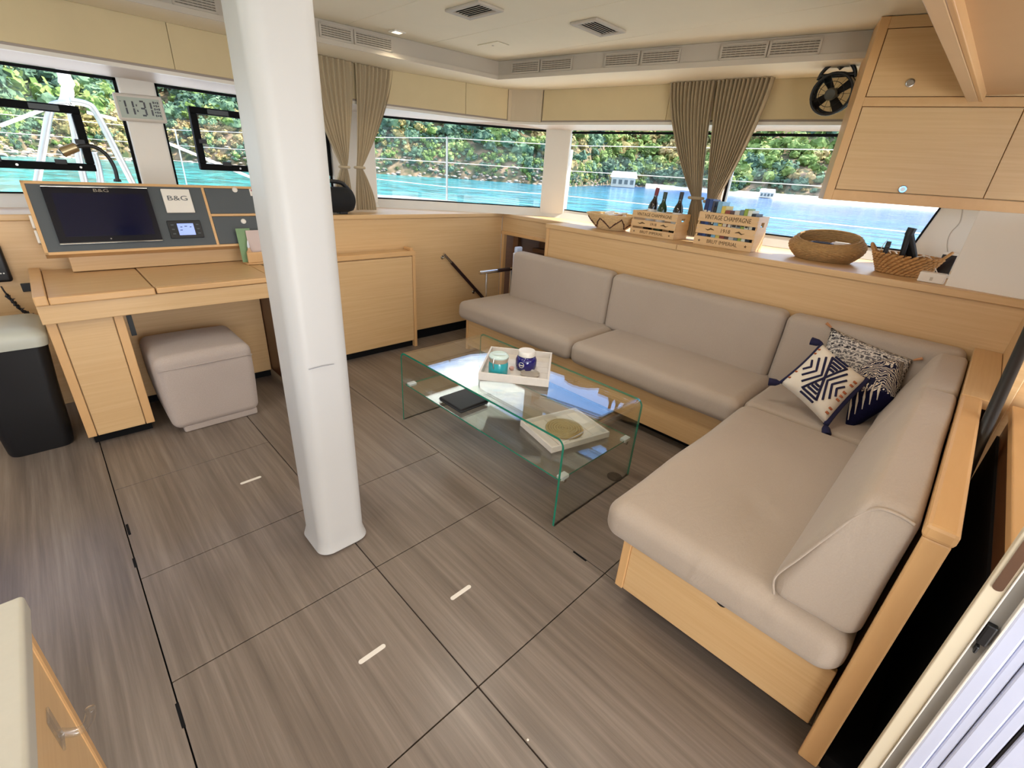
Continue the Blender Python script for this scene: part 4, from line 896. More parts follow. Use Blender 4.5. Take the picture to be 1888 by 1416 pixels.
box('edge_beam',plain('beam_pale_oak','d4b38a',.45,var=.06),sf,.4,3.385,.292,.335,2.05,2.43,bevel=.003); box('edge_lip',M['solidx'],sf,.4,3.40,.276,.292,2.05,2.09)
def ceiling_vent(x0,x1,y0,y1,label,along):
    v=thing('ceiling_vent',label,'vent',((x0+x1)/2,(y0+y1)/2,ZC-.014),group='ceiling air vents'); z=ZC
    w=.03
    for a,b,c,d in ((x0,x1,y0,y0+w),(x0,x1,y1-w,y1),(x0,x0+w,y0+w,y1-w),(x1-w,x1,y0+w,y1-w)): box('frame',M['fascia'],v,a,b,c,d,z-.014,z-.0005,bevel=.003)
    box('backing',M['matteblack'],v,x0+w,x1-w,y0+w,y1-w,z-.003,z-.0005,bevel=0)
    for k in range(6):
        if along=='y':
            xx=x0+w+(x1-x0-2*w)*(k+.5)/6; MB().obox((xx,(y0+y1)/2,z-.007),(.0075,0,.004),(0,(y1-y0)/2-w,0),(-.0005,0,.001)).build('slat',M['fascia'],v)
        else:
            yy=y0+w+(y1-y0-2*w)*(k+.5)/6; MB().obox(((x0+x1)/2,yy,z-.007),((x1-x0)/2-w,0,0),(0,.0075,.004),(0,-.0005,.001)).build('slat',M['fascia'],v)
ceiling_vent(1.995,2.185,2.385,2.685,'louvred ceiling vent nearest the white pillar','y'); ceiling_vent(2.565,2.872,2.02,2.215,'louvred ceiling vent above the middle of the sofa','x')
pl=thing('ceiling_hatch_plate','flat cream inspection plate on the ceiling near the corner','plate',(2.69,3.04,ZC-.006)); box('plate',M['ceil'],pl,2.635,2.75,2.93,3.15,ZC-.006,ZC-.0005); MB().lathe([(.008,0),(.008,.002),(.0001,.002)],(2.69,3.04,ZC-.0085),10).build('button',M['fascia'],pl)
dl=thing('ceiling_downlight','small square lit ceiling downlight above the left curtain','lamp',(2.1,3.375,ZC-.008)); c=onz(732,58,ZC)
for a,b,cc,d in ((-.045,.045,-.045,-.028),(-.045,.045,.028,.045),(-.045,-.028,-.028,.028),(.028,.045,-.028,.028)): box('frame',M['white'],dl,c.x+a,c.x+b,c.y+cc,c.y+d,ZC-.009,ZC-.0005)
box('diffuser',plain('downlight_diffuser','fff1d0',.4,emit=6),dl,c.x-.027,c.x+.027,c.y-.027,c.y+.027,ZC-.005,ZC-.001,bevel=0)
d_=bpy.data.lights.new('downlight_lamp','SPOT'); d_.energy=6; d_.spot_size=2.2; d_.spot_blend=.8; d_.color=(1,.86,.62); d_.shadow_soft_size=.03; lo_=bpy.data.objects.new('downlight_lamp',d_); COL.objects.link(lo_); lo_.location=(c.x,c.y,ZC-.02)

for lx,ly,lab in ((-.6,.9,'unseen added ceiling lamp over the galley counter'),(1.5,.75,'unseen added ceiling lamp over the chaise end'),(-.6,2.3,'unseen added ceiling lamp over the port floor'),(1.5,1.75,'unseen added ceiling lamp over the coffee table')):  # unseen ceiling lamps added to brighten the level surfaces
    t_=thing('added_ceiling_lamp',lab,'lamp',(lx,ly,ZC-.02),group='unseen fill lamps added beyond the upper frame edge')
    MB().lathe([(.125,0),(.14,.006),(.14,.0195),(.12,.0195)],(lx,ly,ZC-.02),32,caps=False).build('rim',M['white'],t_,smooth='auto'); MB().lathe([(.0001,0),(.12,0),(.12,.004),(.0001,.004)],(lx,ly,ZC-.008),32).build('diffuser',plain('added_lamp_diffuser','fff3dc',.4,emit=3),t_)
    d_=bpy.data.lights.new('added_lamp_light','AREA'); d_.shape='DISK'; d_.size=.22; d_.energy=7; d_.color=(1,.93,.82); lo_=bpy.data.objects.new('added_lamp_light',d_); COL.objects.link(lo_); lo_.location=(lx,ly,ZC-.022)
# ---------------------------------------------------------------- hatches, clock, curtains, fan, speaker
def hatch(pts,label,left=True):
    P=[ony(a,b,4.425) for a,b in pts]; x0=min(p.x for p in P); x1=max(p.x for p in P); z0=sum(p.z for p in P if p.z<1.66)/max(1,len([p for p in P if p.z<1.66])); z1=sum(p.z for p in P if p.z>=1.66)/max(1,len([p for p in P if p.z>=1.66]))
    h=thing('opening_hatch',label,'hatch',((x0+x1)/2,4.42,z0)); w=.045
    for n_,a,b,c,d in (('frame_bar',x0,x1,z0,z0+w),('frame_bar',x0,x1,z1-w,z1),('frame_bar',x0,x0+w,z0+w,z1-w),('frame_bar',x1-w,x1,z0+w,z1-w)): box(n_,M['matteblack'],h,a,b,4.405,4.462,c,d,bevel=.006)
    for k in (.18,.5,.82):
        xx=x0+(x1-x0)*k; box('clip',M['black'],h,xx-.03,xx+.03,4.398,4.406,z0+w-.01,z0+w+.02); box('blind_catch',M['charcoal'],h,xx-.07,xx+.07,4.399,4.406,z1-w+.006,z1-.008); MB().lathe([(.007,0),(.007,.003),(.0001,.003)],(xx+.09,4.4055,z0+w*.5),10,axis=(0,-1,0)).build('screw',M['steel'],h)
    xx=x0+w if left else x1-w; box('lever',M['black'],h,xx-.025,xx+.025,4.385,4.406,(z0+z1)/2-.03,(z0+z1)/2+.0)
    return h
q0=ony(140,182,4.425); q1=ony(172,312,4.425)
hatch([(140,182),(172,312),(-260,170),(-230,305)],'black framed opening hatch in the port forward window',False)
hatch([(347,200),(372,315),(600,222),(600,322)],'black framed opening hatch in the window beside the pillar',True)
ck=thing('wall_clock','silver framed digital clock reading 11:31 on the window post','clock',tuple(ony(258,225,4.40)))
C0=[ony(a,b,4.395) for a,b in [(208,170),(299,179),(307,228),(218,222)]]
cu=(C0[1]-C0[0]+C0[2]-C0[3])/2; cvv=(C0[0]-C0[3]+C0[1]-C0[2])/2; cc=sum(C0,Vector())/4
cu=Vector((cu.x,0,cu.z)); cvv=Vector((cvv.x,0,cvv.z)); cvv=cvv-cu*(cvv.dot(cu)/cu.dot(cu)); fw=Vector((0,-1,0)); hu=cu/2; hv=cvv/2
MB().obox(cc,hu,hv,fw*.014).build('case',plain('clock_case','cfc6ba',.4,var=.03),ck,bevel=.012)
MB().obox(cc+fw*.0135-hu*.02,hu*.86,hv*.76,fw*.0015).build('display',plain('lcd_grey','a9b2a4',.3,var=.03),ck)
segs={'1':'bc','3':'abgcd'}; dm=M['bezel']
def digit(ch,ox,w=.20,h=1.02):
    S={'a':((0,.5),(1,.5)),'g':((0,0),(1,0)),'d':((0,-.5),(1,-.5)),'b':((1,.5),(1,0)),'c':((1,0),(1,-.5)),'f':((0,.5),(0,0)),'e':((0,0),(0,-.5))}
    for sg in segs[ch]:
        (a0,b0),(a1,b1)=S[sg]; p=cc+fw*.0158+hu*(ox+a0*w)+hv*b0*h; q=cc+fw*.0158+hu*(ox+a1*w)+hv*b1*h; d=(q-p); L_=d.length; d=d.normalized(); nn=fw.cross(d)
        MB().obox((p+q)/2,d*(L_/2-.003),nn*.0048,fw*.0006).build('segment',dm,ck)
for ch,ox in (('1',-.80),('1',-.50),('3',-.02),('1',.24)): digit(ch,ox)
for b in (.2,-.2): MB().obox(cc+fw*.0158+hu*(-.16)+hv*b,hu*.025,hv*.07,fw*.0006).build('colon_dot',dm,ck)
for r_ in range(5):
    for k in range(3): MB().obox(cc+fw*.0158+hu*(.58+.09*k)+hv*(.5-.24*r_),hu*.028,hv*(.05 if (r_+k)%2 else .08),fw*.0006).build('small_mark',dm,ck)
MB().obox(cc+fw*.0158+hu*(-.78)+hv*.42,hu*.04,hv*.02,fw*.0006).build('small_mark',dm,ck)

def curtain_mesh(top0,top1,tie,tiew,bot0,bot1,zt,ztie,zb,folds,dep,nrm,seed):
    """top0/top1/bot0/bot1/tie are plan points; cloth gathered at the tie height"""
    top0,top1,bot0,bot1,tie=[Vector((p[0],p[1],0)) for p in (top0,top1,bot0,bot1,tie)]; t=(top1-top0).normalized(); nrm=Vector((nrm[0],nrm[1],0)).normalized()
    NUc,NVc=folds*8,46; mb=MB(); rnd=random.Random(seed); ph=[rnd.uniform(-.5,.5) for _ in range(folds+2)]
    def fn(u,v):
        z=zt+(zb-zt)*v; vt=(zt-ztie)/(zt-zb)
        if v<vt:
            s=v/vt; w=s**1.5
            a=top0.lerp(tie-t*tiew/2,w); b=top1.lerp(tie+t*tiew/2,w)
            dp=dep*(1-.35*s)
        else:
            s=(v-vt)/(1-vt); w=math.sin(s*math.pi/2)
            a=(tie-t*tiew/2).lerp(bot0,w); b=(tie+t*tiew/2).lerp(bot1,w); dp=dep*(.65+.5*s)
        p=a.lerp(b,u); k=u*folds; i=int(k)
        off_=math.sin((k+ph[min(i,folds)]*.25)*2*math.pi)*dp+math.sin(k*.9+seed)*dp*.7*min(1,v*3)
        tieb=math.exp(-((v-vt)/.035)**2); off_*=1-.6*tieb; bulge=math.sin(u*math.pi)*tiew*.55*math.exp(-((v-vt)/.2)**2)
        q=p+nrm*(off_+bulge); return Vector((q.x,q.y,z))
    mb.grid(fn,NUc,NVc); return mb
def curtain(label,*a,**k):
    tie=a[2]; t=thing('curtain',label,'curtain',(tie[0],tie[1],a[8] if len(a)>8 else 1.2),group=k['group'])
    curtain_mesh(*a,k['folds'],k['dep'],k['nrm'],k['seed']).build('cloth',M['curtain'],t,smooth=True)
    c=Vector((tie[0],tie[1],k['ztie'])); n_=Vector((k['nrm'][0],k['nrm'][1],0)).normalized(); tt=Vector((-n_.y,n_.x,0)); w=a[3]*.72
    MB().tube([c+n_*w*.25+(tt*math.cos(q*math.pi/9)*w+n_*math.sin(q*math.pi/9)*w*.8) for q in range(18)],.011,8,closed=True).build('tieback',M['curtain'],t,smooth=True)
    return t
yc=3.975
zt_=ZF-.003
X_=lambda px,py: (ony(px,py,yc).x,yc)
def cz(px,py): return ony(px,py,yc).z
curtain('sand linen curtain half hidden behind the white pillar',X_(555,100),X_(651,115),X_(634,307),.055,X_(612,380),X_(652,385),zt_,cz(634,308),1.215,folds=9,dep=.016,nrm=(0,-1),seed=1,ztie=cz(634,308),group='left curtain pair')
curtain('sand linen curtain flaring to the ledge left of the corner window',X_(653,110),X_(723,125),X_(662,308),.055,X_(655,385),X_(694,377),zt_,cz(662,309),1.215,folds=9,dep=.016,nrm=(0,-1),seed=2,ztie=cz(662,309),group='left curtain pair')
xc=3.74
YY=lambda px,py: (xc+ (2.2-onx(px,py,xc).y)*.1,onx(px,py,xc+.02).y)
def cz2(px,py): return onx(px,py,xc+.04).z
curtain('left half of the wide curtain pair tied behind the wine crate',YY(1237,158),YY(1318,155),YY(1282,365),.075,YY(1262,410),YY(1300,408),zt_,cz2(1282,365),1.22,folds=12,dep=.02,nrm=(-1,-.1),seed=3,ztie=cz2(1282,365),group='right curtain pair')
curtain('right half of the wide curtain pair tied above the book crate',YY(1320,155),YY(1421,150),YY(1308,372),.07,YY(1300,415),YY(1325,415),zt_,cz2(1308,372),1.22,folds=13,dep=.02,nrm=(-1,-.1),seed=4,ztie=cz2(1308,372),group='right curtain pair')
sp=thing('portable_speaker','black capsule shaped portable speaker with carry handle on the ledge','speaker',(1.8,3.84,ZL))
yb=3.836; r_=.098; e=ony(650,365,yb).x; x0_=e-.46
MB().lathe([(.0001,0),(.06,.004),(.084,.02),(r_,.07),(r_,.39),(.084,.44),(.06,.456),(.0001,.46)],(x0_,yb,ZL+r_+.008),28,axis=(1,0,0)).build('body',plain('speaker_cloth','0d0d0f',.9,var=.2,vscale=200),sp,smooth=True)
hp2=[(x0_+.03,yb,ZL+.15),(x0_+.05,yb,ZL+.205),(x0_+.12,yb,ZL+.24),(x0_+.34,yb,ZL+.24),(x0_+.41,yb,ZL+.205),(x0_+.45,yb,ZL+.15),(x0_+.452,yb,ZL+.10)]
MB().tube(smooth_pts(hp2),.016,10).build('handle',M['black'],sp,smooth=True); 
for s in (.1,.36): box('foot',M['black'],sp,x0_+s-.03,x0_+s+.03,yb-.04,yb+.04,ZL,ZL+.03)
# clip fan under the soffit
fc=onx(1535,173,3.70); fd=(Vector(EYE)-fc); fd=(fd+Vector((0,.9,-.15))).normalized(); fu=Vector((0,0,1)); fu=(fu-fd*fu.dot(fd)).normalized(); fr=fu.cross(fd)
fa=thing('hanging_fan','black cage fan hanging from the soffit beside the cupboard','fan',(fc.x,fc.y,ZF-.32)); R_=.108
ring=lambda c,r: [c+(fr*math.cos(k*math.pi/16)+fu*math.sin(k*math.pi/16))*r for k in range(32)]
MB().tube(ring(fc+fd*.03,R_),.008,8,closed=True).build('guard_ring',M['black'],fa,smooth=True); MB().tube(ring(fc-fd*.05,R_*.98),.008,8,closed=True).build('guard_ring',M['black'],fa,smooth=True)
mb=MB(); mb.lathe([(R_,0),(R_+.004,.03),(R_,.08)],fc-fd*.05,32,axis=fd,caps=False); mb.build('shroud',plain('fan_shroud','3b3630',.4),fa,smooth=True)
mb=MB()
for k in range(14):
    a=k*math.pi/7; d=fr*math.cos(a)+fu*math.sin(a); mb.tube([fc+d*.03+fd*.042,fc+d*R_+fd*.03],.0011,5)
mb.tube(ring(fc+fd*.038,R_*.62),.0018,5,closed=True); mb.build('guard_wires',M['black'],fa,kind='stuff')
MB().lathe([(.034,0),(.034,.012),(.026,.02),(.0001,.022)],fc+fd*.03,20,axis=fd).build('hub_badge',plain('fan_badge','4c4b44',.45),fa,smooth='auto'); MB().lathe([(.03,-.05),(.03,.03)],fc,16,axis=fd).build('motor',M['black'],fa,smooth='auto')
for k in range(4):
    a=k*math.pi/2+.4; d=fr*math.cos(a)+fu*math.sin(a); s_=fd.cross(d)
    MB().add([fc+d*.028-s_*.018+fd*.012,fc+d*.028+s_*.018-fd*.012,fc+d*.10+s_*.045-fd*.016,fc+d*.105-s_*.01+fd*.016]+[q for q in (fc+d*.028-s_*.018+fd*.014,fc+d*.028+s_*.018-fd*.010,fc+d*.10+s_*.045-fd*.014,fc+d*.105-s_*.01+fd*.018)],[(3,2,1,0),(4,5,6,7),(0,1,5,4),(1,2,6,5),(2,3,7,6),(3,0,4,7)]).build('blade',M['black'],fa)
bk=[fc-fr*.098+fu*.075,fc-fr*.085+fu*.115,fc-fr*.05+fu*.15,fc+fu*.165,fc+fr*.05+fu*.155,fc+fr*.085+fu*.115,fc+fr*.095+fu*.08]
MB().tube(smooth_pts(bk),.0105,10).build('handle_bracket',M['black'],fa,smooth=True); MB().tube([fc-fr*.09+fu*.095,fc+fr*.09+fu*.095],.012,10).build('cross_bar',M['black'],fa,smooth='auto')
MB().tube([fc+fu*.165,Vector((fc.x,fc.y,ZF-.012)),Vector((fc.x,fc.y,ZF-.001))],[.007,.007,.02],8).build('hook',M['steel'],fa,smooth='auto')

# ---------------------------------------------------------------- things on the starboard ledge
ZI=ZL-.002
pine=wood('pine_crate','cfa672','e2c08f',(3,3,40),contrast=.7); ink=plain('burnt_ink','5d4526',.7)
def crate(name,label,x0,y0,y1,z1,depth,txt):
    """front towards -x; y0>y1 as seen left to right"""
    c=thing(name,label,'crate',(x0+depth/2,(y0+y1)/2,ZI)); z0=ZI+.001; H=z1-z0; th=.012; lo_,hi_=min(y0,y1),max(y0,y1)
    sl_=[(0,.27),(.355,.625),(.715,1.0)]
    fr_=[]
    for a,b in sl_:
        fr_.append(box('front_slat',pine,c,x0,x0+th,lo_,hi_,z0+H*a,z0+H*b,bevel=.002)); box('back_slat',pine,c,x0+depth-th,x0+depth,lo_,hi_,z0+H*a,z0+H*b,bevel=.002)
    for yy in (lo_,hi_-th):
        xa,xb=x0+th+.0005,x0+depth-th-.0005; xm=(xa+xb)/2; hz0,hz1=z0+H*.70,z0+H*.84
        mb=MB(); mb.box(xa,xb,yy,yy+th,z0,hz0); mb.box(xa,xb,yy,yy+th,hz1,z1); mb.box(xa,xm-.03,yy,yy+th,hz0,hz1); mb.box(xm+.03,xb,yy,yy+th,hz0,hz1); mb.build('end_board',pine,c)
    box('bottom',pine,c,x0+th,x0+depth-th,lo_+th,hi_-th,z0,z0+.01,bevel=0)
    u=(0,-1,0); v=(0,0,1); W=hi_-lo_; mid=(lo_+hi_)/2; xf=x0-.0006
    text_mesh('VINTAGE CHAMPAGNE',H*.19,(xf,mid,z0+H*.855),u,v,ink,'stencil',fr_[2],sx=W*.80/(H*.19*11.0)*1.02)
    text_mesh('1918',H*.16,(xf,mid-.005,z0+H*.49),u,v,ink,'stencil',fr_[1])
    text_mesh('BRUT IMPERIAL',H*.16,(xf,mid,z0+H*.135),u,v,ink,'stencil',fr_[0],sx=W*.56/(H*.16*7.2))
    for s in (-1,1):
        cy=mid+s*W*.40; r=H*.05
        mb=MB(); mb.ext([(xf,cy-r*(1 if k%2==0 else .42)*math.sin(k*math.pi/5),z0+H*.135+r*(1 if k%2==0 else .42)*math.cos(k*math.pi/5)) for k in range(10)],(.001,0,0)); mb.build('star',ink,fr_[0])
        cy=mid+s*W*.24
        MB().tube([(xf,cy-s*.025,z0+H*.49),(xf,cy,z0+H*.52),(xf,cy+s*.02,z0+H*.47),(xf,cy+s*.04,z0+H*.50)],[.002,.006,.004,.001],6).build('flourish',ink,fr_[1])
        for q in (.18,.5,.86):
            MB().lathe([(.003,0),(.003,.001),(.0001,.001)],(xf+.001,mid+s*(W/2-.006),z0+H*q),8,axis=(-1,0,0)).build('nail',M['steel'],c)
    return c
XC=3.485
ya,yb_=onz(1166,430,ZI).y+.0,onz(1239,443,ZI).y
crate('wine_crate','small slatted pine wine crate holding bottles on the starboard ledge',XC+.02,ya,yb_,onx(1172,387,XC+.02).z,.22,None)
y2a,y2b=onz(1276,449,ZI).y-.005,onz(1387,465,ZI).y
crate('book_crate','larger slatted pine crate filled with books on the starboard ledge',XC,y2a,y2b,onx(1290,388,XC).z-.004,.20,None)
def bottle(px,py,x,z1,label,col,cap,tilt):
    p=onx(px,py,x); b=thing('wine_bottle',label,'bottle',(x,p.y,ZI+.012)); z0=ZI+.012; H=z1-z0; ax=Vector((tilt[0],tilt[1],1)).normalized()
    # keep the foot inside the crate, lean along ax
    f=Vector((x,p.y,z0))-Vector((ax.x,ax.y,0))*(H*.8); f.z=z0
    MB().lathe([(.030,0),(.036,.004),(.037,.02),(.037,H*.60),(.030,H*.68),(.017,H*.76),(.0145,H*.82),(.0145,H*.88)],f,20,axis=ax).build('glass',plain('bottle_glass',col,.08,spec=.8,var=.1),b,smooth='auto')
    MB().lathe([(.0152,H*.84),(.0156,H*.9),(.0156,H*.995),(.013,H),(.0001,H)],f,18,axis=ax).build('capsule',plain('bottle_capsule',cap,.35,var=.1),b,smooth='auto')
    MB().lathe([(.0374,H*.2),(.0374,H*.55)],f,20,axis=ax).build('label',M['white'],b,smooth='auto')
bottle(1208,368,XC+.11,onx(1216,346,XC+.11).z,'dark wine bottle with a red capsule in the small crate','1c1410','7d2028',(0,-.10))
bottle(1224,372,XC+.09,onx(1229,354,XC+.09).z,'slim green glass wine bottle in the small crate','1e3a22','2c3d2c',(0,-.03))
bottle(1254,372,XC+.12,onx(1258,354,XC+.12).z,'dark wine bottle with black capsule nearest the book crate','17150f','25201e',(0,-.03))
pages=plain('book_pages','e5dcc8',.9,var=.1,vscale=80)
def book(y0,w,h,d,col,label,x=XC+.022):
    b=thing('book',label,'book',(x+d/2,y0-w/2,ZI+.012),group='books standing in the pine crate'); z=ZI+.0125
    MB().box(x+.003,x+d-.002,y0-w+.0025,y0-.0025,z+.003,z+h-.003).build('pages',pages,b)
    mb=MB(); mb.box(x,x+d,y0-w,y0-w+.002,z,z+h); mb.box(x,x+d,y0-.002,y0,z,z+h); mb.box(x,x+.0025,y0-w+.002,y0-.002,z,z+h); cv_=mb.build('cover',plain('cover_'+col,col,.45,var=.12,vscale=30),b)
    MB().box(x-.0008,x,y0-w+.004,y0-.004,z+h*.55,z+h*.75).build('spine_title',plain('title_'+col,'d8d2bd' if sum(int(col[i:i+2],16) for i in (0,2,4))<330 else '40382e',.5),cv_)
yy=y2a-.016
for w,h,col,lab in [(.030,.275,'1d2658','navy book at the left end of the pine crate'),(.028,.272,'2b4a86','royal blue book second in the pine crate'),(.016,.262,'3a3a4a','thin slate book beside the blue one in the crate'),(.022,.225,'171717','black book with a short spine in the crate'),
    (.034,.262,'7fb2cf','light blue illustrated book standing tall in the crate'),(.030,.235,'d8c25a','yellow topped book in the middle of the crate'),(.036,.21,'8c3f2c','rust red book in the crate'),(.030,.205,'5a4038','brown book in the crate behind the number'),(.036,.215,'c9c4ba','cream book in the right half of the crate'),
    (.028,.222,'6d7f86','grey blue book right of the cream one'),(.026,.232,'8fa63f','lime green book in the crate'),(.028,.222,'dfe3d2','white book next to the green one'),(.030,.205,'1b2733','dark book at the right end of the crate')]:
    if yy-w<y2b+.014: break
    book(yy,w-.002,h+.03,.13,col,lab); yy-=w

def woven(prof_fn,c,n_rows,n_seg,zfun,mat,name,parent,r=.006,tilt=0.0):
    mb=MB()
    for i in range(n_rows):
        t_=i/(n_rows-1); pts=[]
        for k in range(n_seg):
            a=2*math.pi*k/n_seg; rx,ry=prof_fn(t_); w=1+.02*math.cos(k*math.pi+ (i%2)*math.pi)
            pts.append(Vector((c[0]+rx*w*math.cos(a),c[1]+ry*w*math.sin(a),zfun(t_)+tilt*t_*math.cos(a))))
        mb.tube(pts,r,6,closed=True)
    return mb.build(name,mat,parent,smooth=True)
straw=plain('pale_straw','d8b888',.85,var=.25,vscale=50); sea_g=plain('seagrass_brown','ab8757',.85,var=.35,vscale=45); raff=plain('raffia_tan','b98a54',.85,var=.35,vscale=40)
# shallow patterned bowl basket
c=Vector((3.585,2.40,ZI)); bs=thing('shell_basket','shallow coiled straw basket with dark zigzag holding shells','basket',tuple(c))
woven(lambda t_:(.105+.085*t_**.8,.125+.105*t_**.8),c,11,36,lambda t_:ZI+.008+.115*t_,straw,'coils',bs,.0075)
MB().lathe([(.0001,0),(.105,0),(.105,.01),(.0001,.01)],c+Vector((0,0,.002)),28,sx=1,sy=1.15).build('base',straw,bs)
def onbask(a,t_): return Vector((c.x+(.113+.085*t_**.8)*math.cos(a),c.y+(.133+.105*t_**.8)*math.sin(a),ZI+.008+.115*t_))
zz=[onbask(2*math.pi*k/28,.12 if k%4 in (0,) else (.45 if k%4 in (1,3) else .78)) for k in range(28)]
MB().tube(zz,.0065,6,closed=True).build('zigzag',plain('dark_straw','4b2e22',.85),bs)
shellm=[plain('shell_cream','e9ddc6',.5,var=.15,vscale=30),plain('shell_white','f2eee6',.45,var=.1,vscale=30),plain('shell_brown','a67c52',.5,var=.3,vscale=60)]
for k,(dx,dy,s,lab) in enumerate([(-.07,.10,.042,'flat cream seashell at the left of the straw basket'),(-.02,.0,.048,'speckled seashell in the middle of the straw basket'),(-.05,-.08,.045,'brownish seashell near the front of the straw basket'),(.05,-.05,.05,'pointed white seashell on top in the straw basket'),(.06,.08,.046,'white seashell at the back of the straw basket')]):
    q=c+Vector((dx,dy,.098+.006*k)); s_=thing('seashell',lab,'shell',tuple(q-Vector((0,0,s*.4))),group='shells in the straw basket')
    MB().add([q+Vector((p.x*s*1.1,p.y*s*.85,p.z*s*.45)) for p in iv1],if1).build('whorl',shellm[k%3],s_)
    MB().tube([q+Vector((0,-.2*s,.2*s)),q+Vector((0,-.9*s,.45*s)),q+Vector((0,-1.3*s,.6*s))],[s*.35,s*.18,s*.03],8).build('spire',shellm[k%3],s_)
# deep oval basket
c=Vector((3.69,.775,ZI)); ob_=thing('oval_basket','deep oval seagrass basket with inturned rim on the ledge','basket',tuple(c))
pf=lambda t_:(.115+.05*math.sin(min(1,t_*1.25)*math.pi*.62)-.025*max(0,t_-.75)*4,.155+.06*math.sin(min(1,t_*1.25)*math.pi*.62)-.03*max(0,t_-.75)*4)
woven(pf,c,15,56,lambda t_:ZI+.008+.135*t_,sea_g,'coils',ob_,.0075,tilt=.038); MB().lathe([(.0001,0),(.115,0),(.115,.01),(.0001,.01)],c+Vector((0,0,.002)),28,sy=1.3).build('base',sea_g,ob_)
for k,(dx,dy,hx,hy,h,col,lab,nm) in enumerate([(-.03,.02,.05,.07,.115,'1c2030','dark sunglasses case inside the oval basket','glasses_case'),(.0,-.08,.04,.06,.12,'e9e6ea','white card box inside the oval basket','card_box')]):
    t_=thing(nm,lab,'case' if k==0 else 'box',(c.x+dx,c.y+dy,ZI+.012)); MB().rbox(c.x+dx-hx,c.x+dx+hx,c.y+dy-hy,c.y+dy+hy,ZI+.013,ZI+h,.014).build('body',plain(nm+'_mat',col,.3),t_,smooth=True); MB().box(c.x+dx-hx*.7,c.x+dx+hx*.7,c.y+dy-hy*.7,c.y+dy+hy*.7,ZI+h,ZI+h+.003).build('top_flap',M['bezel' if k==0 else 'white'],t_)
# low raffia basket with odds and ends
c=Vector((3.575,.335,ZI)); rb=thing('raffia_basket','low chunky raffia basket full of black gadgets on the ledge','basket',tuple(c))
mb=MB()
for i in range(8):
    t_=i/7
    for k in range(30):
        a=2*math.pi*(k+.5*(i%2))/30; rx,ry=.085+.03*t_,.115+.045*t_; p=Vector((c.x+rx*math.cos(a),c.y+ry*math.sin(a),ZI+.01+.095*t_)); tt=Vector((-rx*math.sin(a),ry*math.cos(a),0)).normalized()
        mb.tube([p-tt*.014-Vector((0,0,.006)),p+Vector((.004*math.cos(a),.004*math.sin(a),0)),p+tt*.014+Vector((0,0,.006))],[.004,.0095,.004],6)
mb.build('plaits',raff,rb,smooth=True,kind='stuff'); MB().lathe([(.085,0),(.085,.005),(.115,.1),(.108,.1),(.08,.01),(.0001,.01)],c+Vector((0,0,.001)),28,sy=1.35).build('liner',raff,rb,smooth='auto')
for s,(dx,dy) in ((1,(-.0,.15)),(-1,(0,-.15))):
    MB().tube(smooth_pts([c+Vector((-.03,dy,.10)),c+Vector((-.03,dy+s*.025,.135)),c+Vector((0,dy+s*.035,.15)),c+Vector((.03,dy+s*.025,.135)),c+Vector((.03,dy,.10))]),.008,8).build('loop_handle',raff,rb,smooth=True)
g=thing('black_tripod','folded black mini tripod standing in the raffia basket','tripod',(c.x,c.y-.06,ZI+.02))
ap_=onx(1677,430,3.60); fa_=onx(1655,495,3.60); fb_=onx(1692,497,3.62); fa_.z=fb_.z=ZI+.03
for q in (fa_,fb_,(fa_+fb_)/2+Vector((.05,0,0))): MB().tube([ap_,ap_.lerp(q,.35),q],[.020,.017,.012],10).build('leg',M['black'],g,smooth='auto')
MB().tube([ap_+Vector((0,0,-.01)),ap_+Vector((0,-.004,.03))],.022,12).build('head',M['black'],g,smooth='auto')
g=thing('black_tube','short black cylinder standing upright in the raffia basket','tube',(c.x-.02,c.y+.08,ZI+.02)); q=onx(1640,445,3.56); MB().lathe([(.0125,0),(.0125,q.z-ZI-.03),(.011,q.z-ZI-.02),(.0001,q.z-ZI-.02)],(3.56,q.y,ZI+.02),14).build('tube_body',M['black'],g,smooth='auto'); MB().lathe([(.0135,0),(.0135,.006),(.0125,.006)],(3.56,q.y,q.z-.03),14).build('cap_ring',M['charcoal'],g)
g=thing('white_cable','thin white charging cable looped over the raffia basket','cable',tuple(onx(1700,480,3.6)))
MB().tube(smooth_pts([onx(a,b,3.55) for a,b in [(1690,474),(1705,472),(1718,478),(1722,490),(1728,503)]]),.0028,6).build('lead',M['white'],g); MB().tube(smooth_pts([onx(a,b,3.56) for a,b in [(1622,462),(1630,450),(1637,442)]]),.002,6).build('lead',M['white'],g)
g=thing('white_flat_box','flat white box on the ledge beside the raffia basket','box',(3.42,.17,ZI)); pA=onz(1692,516,ZI); pB=onz(1741,522,ZI)
MB().box(3.385,3.452,pB.y,pA.y,ZI+.001,ZI+.052).build('body',M['white'],g,bevel=.003); MB().box(3.3835,3.385,(pA.y+pB.y)/2-.006,(pA.y+pB.y)/2+.006,ZI+.012,ZI+.03).build('tab',M['fascia'],g)
g=thing('charging_dock','dark phone on a white charging dock behind the flat box','phone',tuple(onz(1738,500,ZI))); q=onx(1740,496,3.72)
MB().rbox(3.68,3.76,q.y-.045,q.y+.045,ZI+.001,ZI+.02,.008).build('dock',M['white'],g,smooth=True); MB().obox((3.715,q.y,ZI+.075),(0,.032,0),(.006,0,.001),(.012,0,.055)).build('phone',M['bezel'],g,bevel=.003); MB().obox((3.728,q.y,ZI+.135),(0,.032,0),(.007,0,.001),(.001,0,.006)).build('phone_top',M['white'],g)
g=thing('phone_charger_cable','thin grey cord hanging down the sunlit white wall panel','cord',tuple(onx(1748,440,4.12)))
MB().tube(smooth_pts([onx(a,b,4.10) for a,b in [(1775,385),(1770,410),(1753,430),(1747,450),(1749,480)]]),.004,6).build('lead',M['fascia'],g)

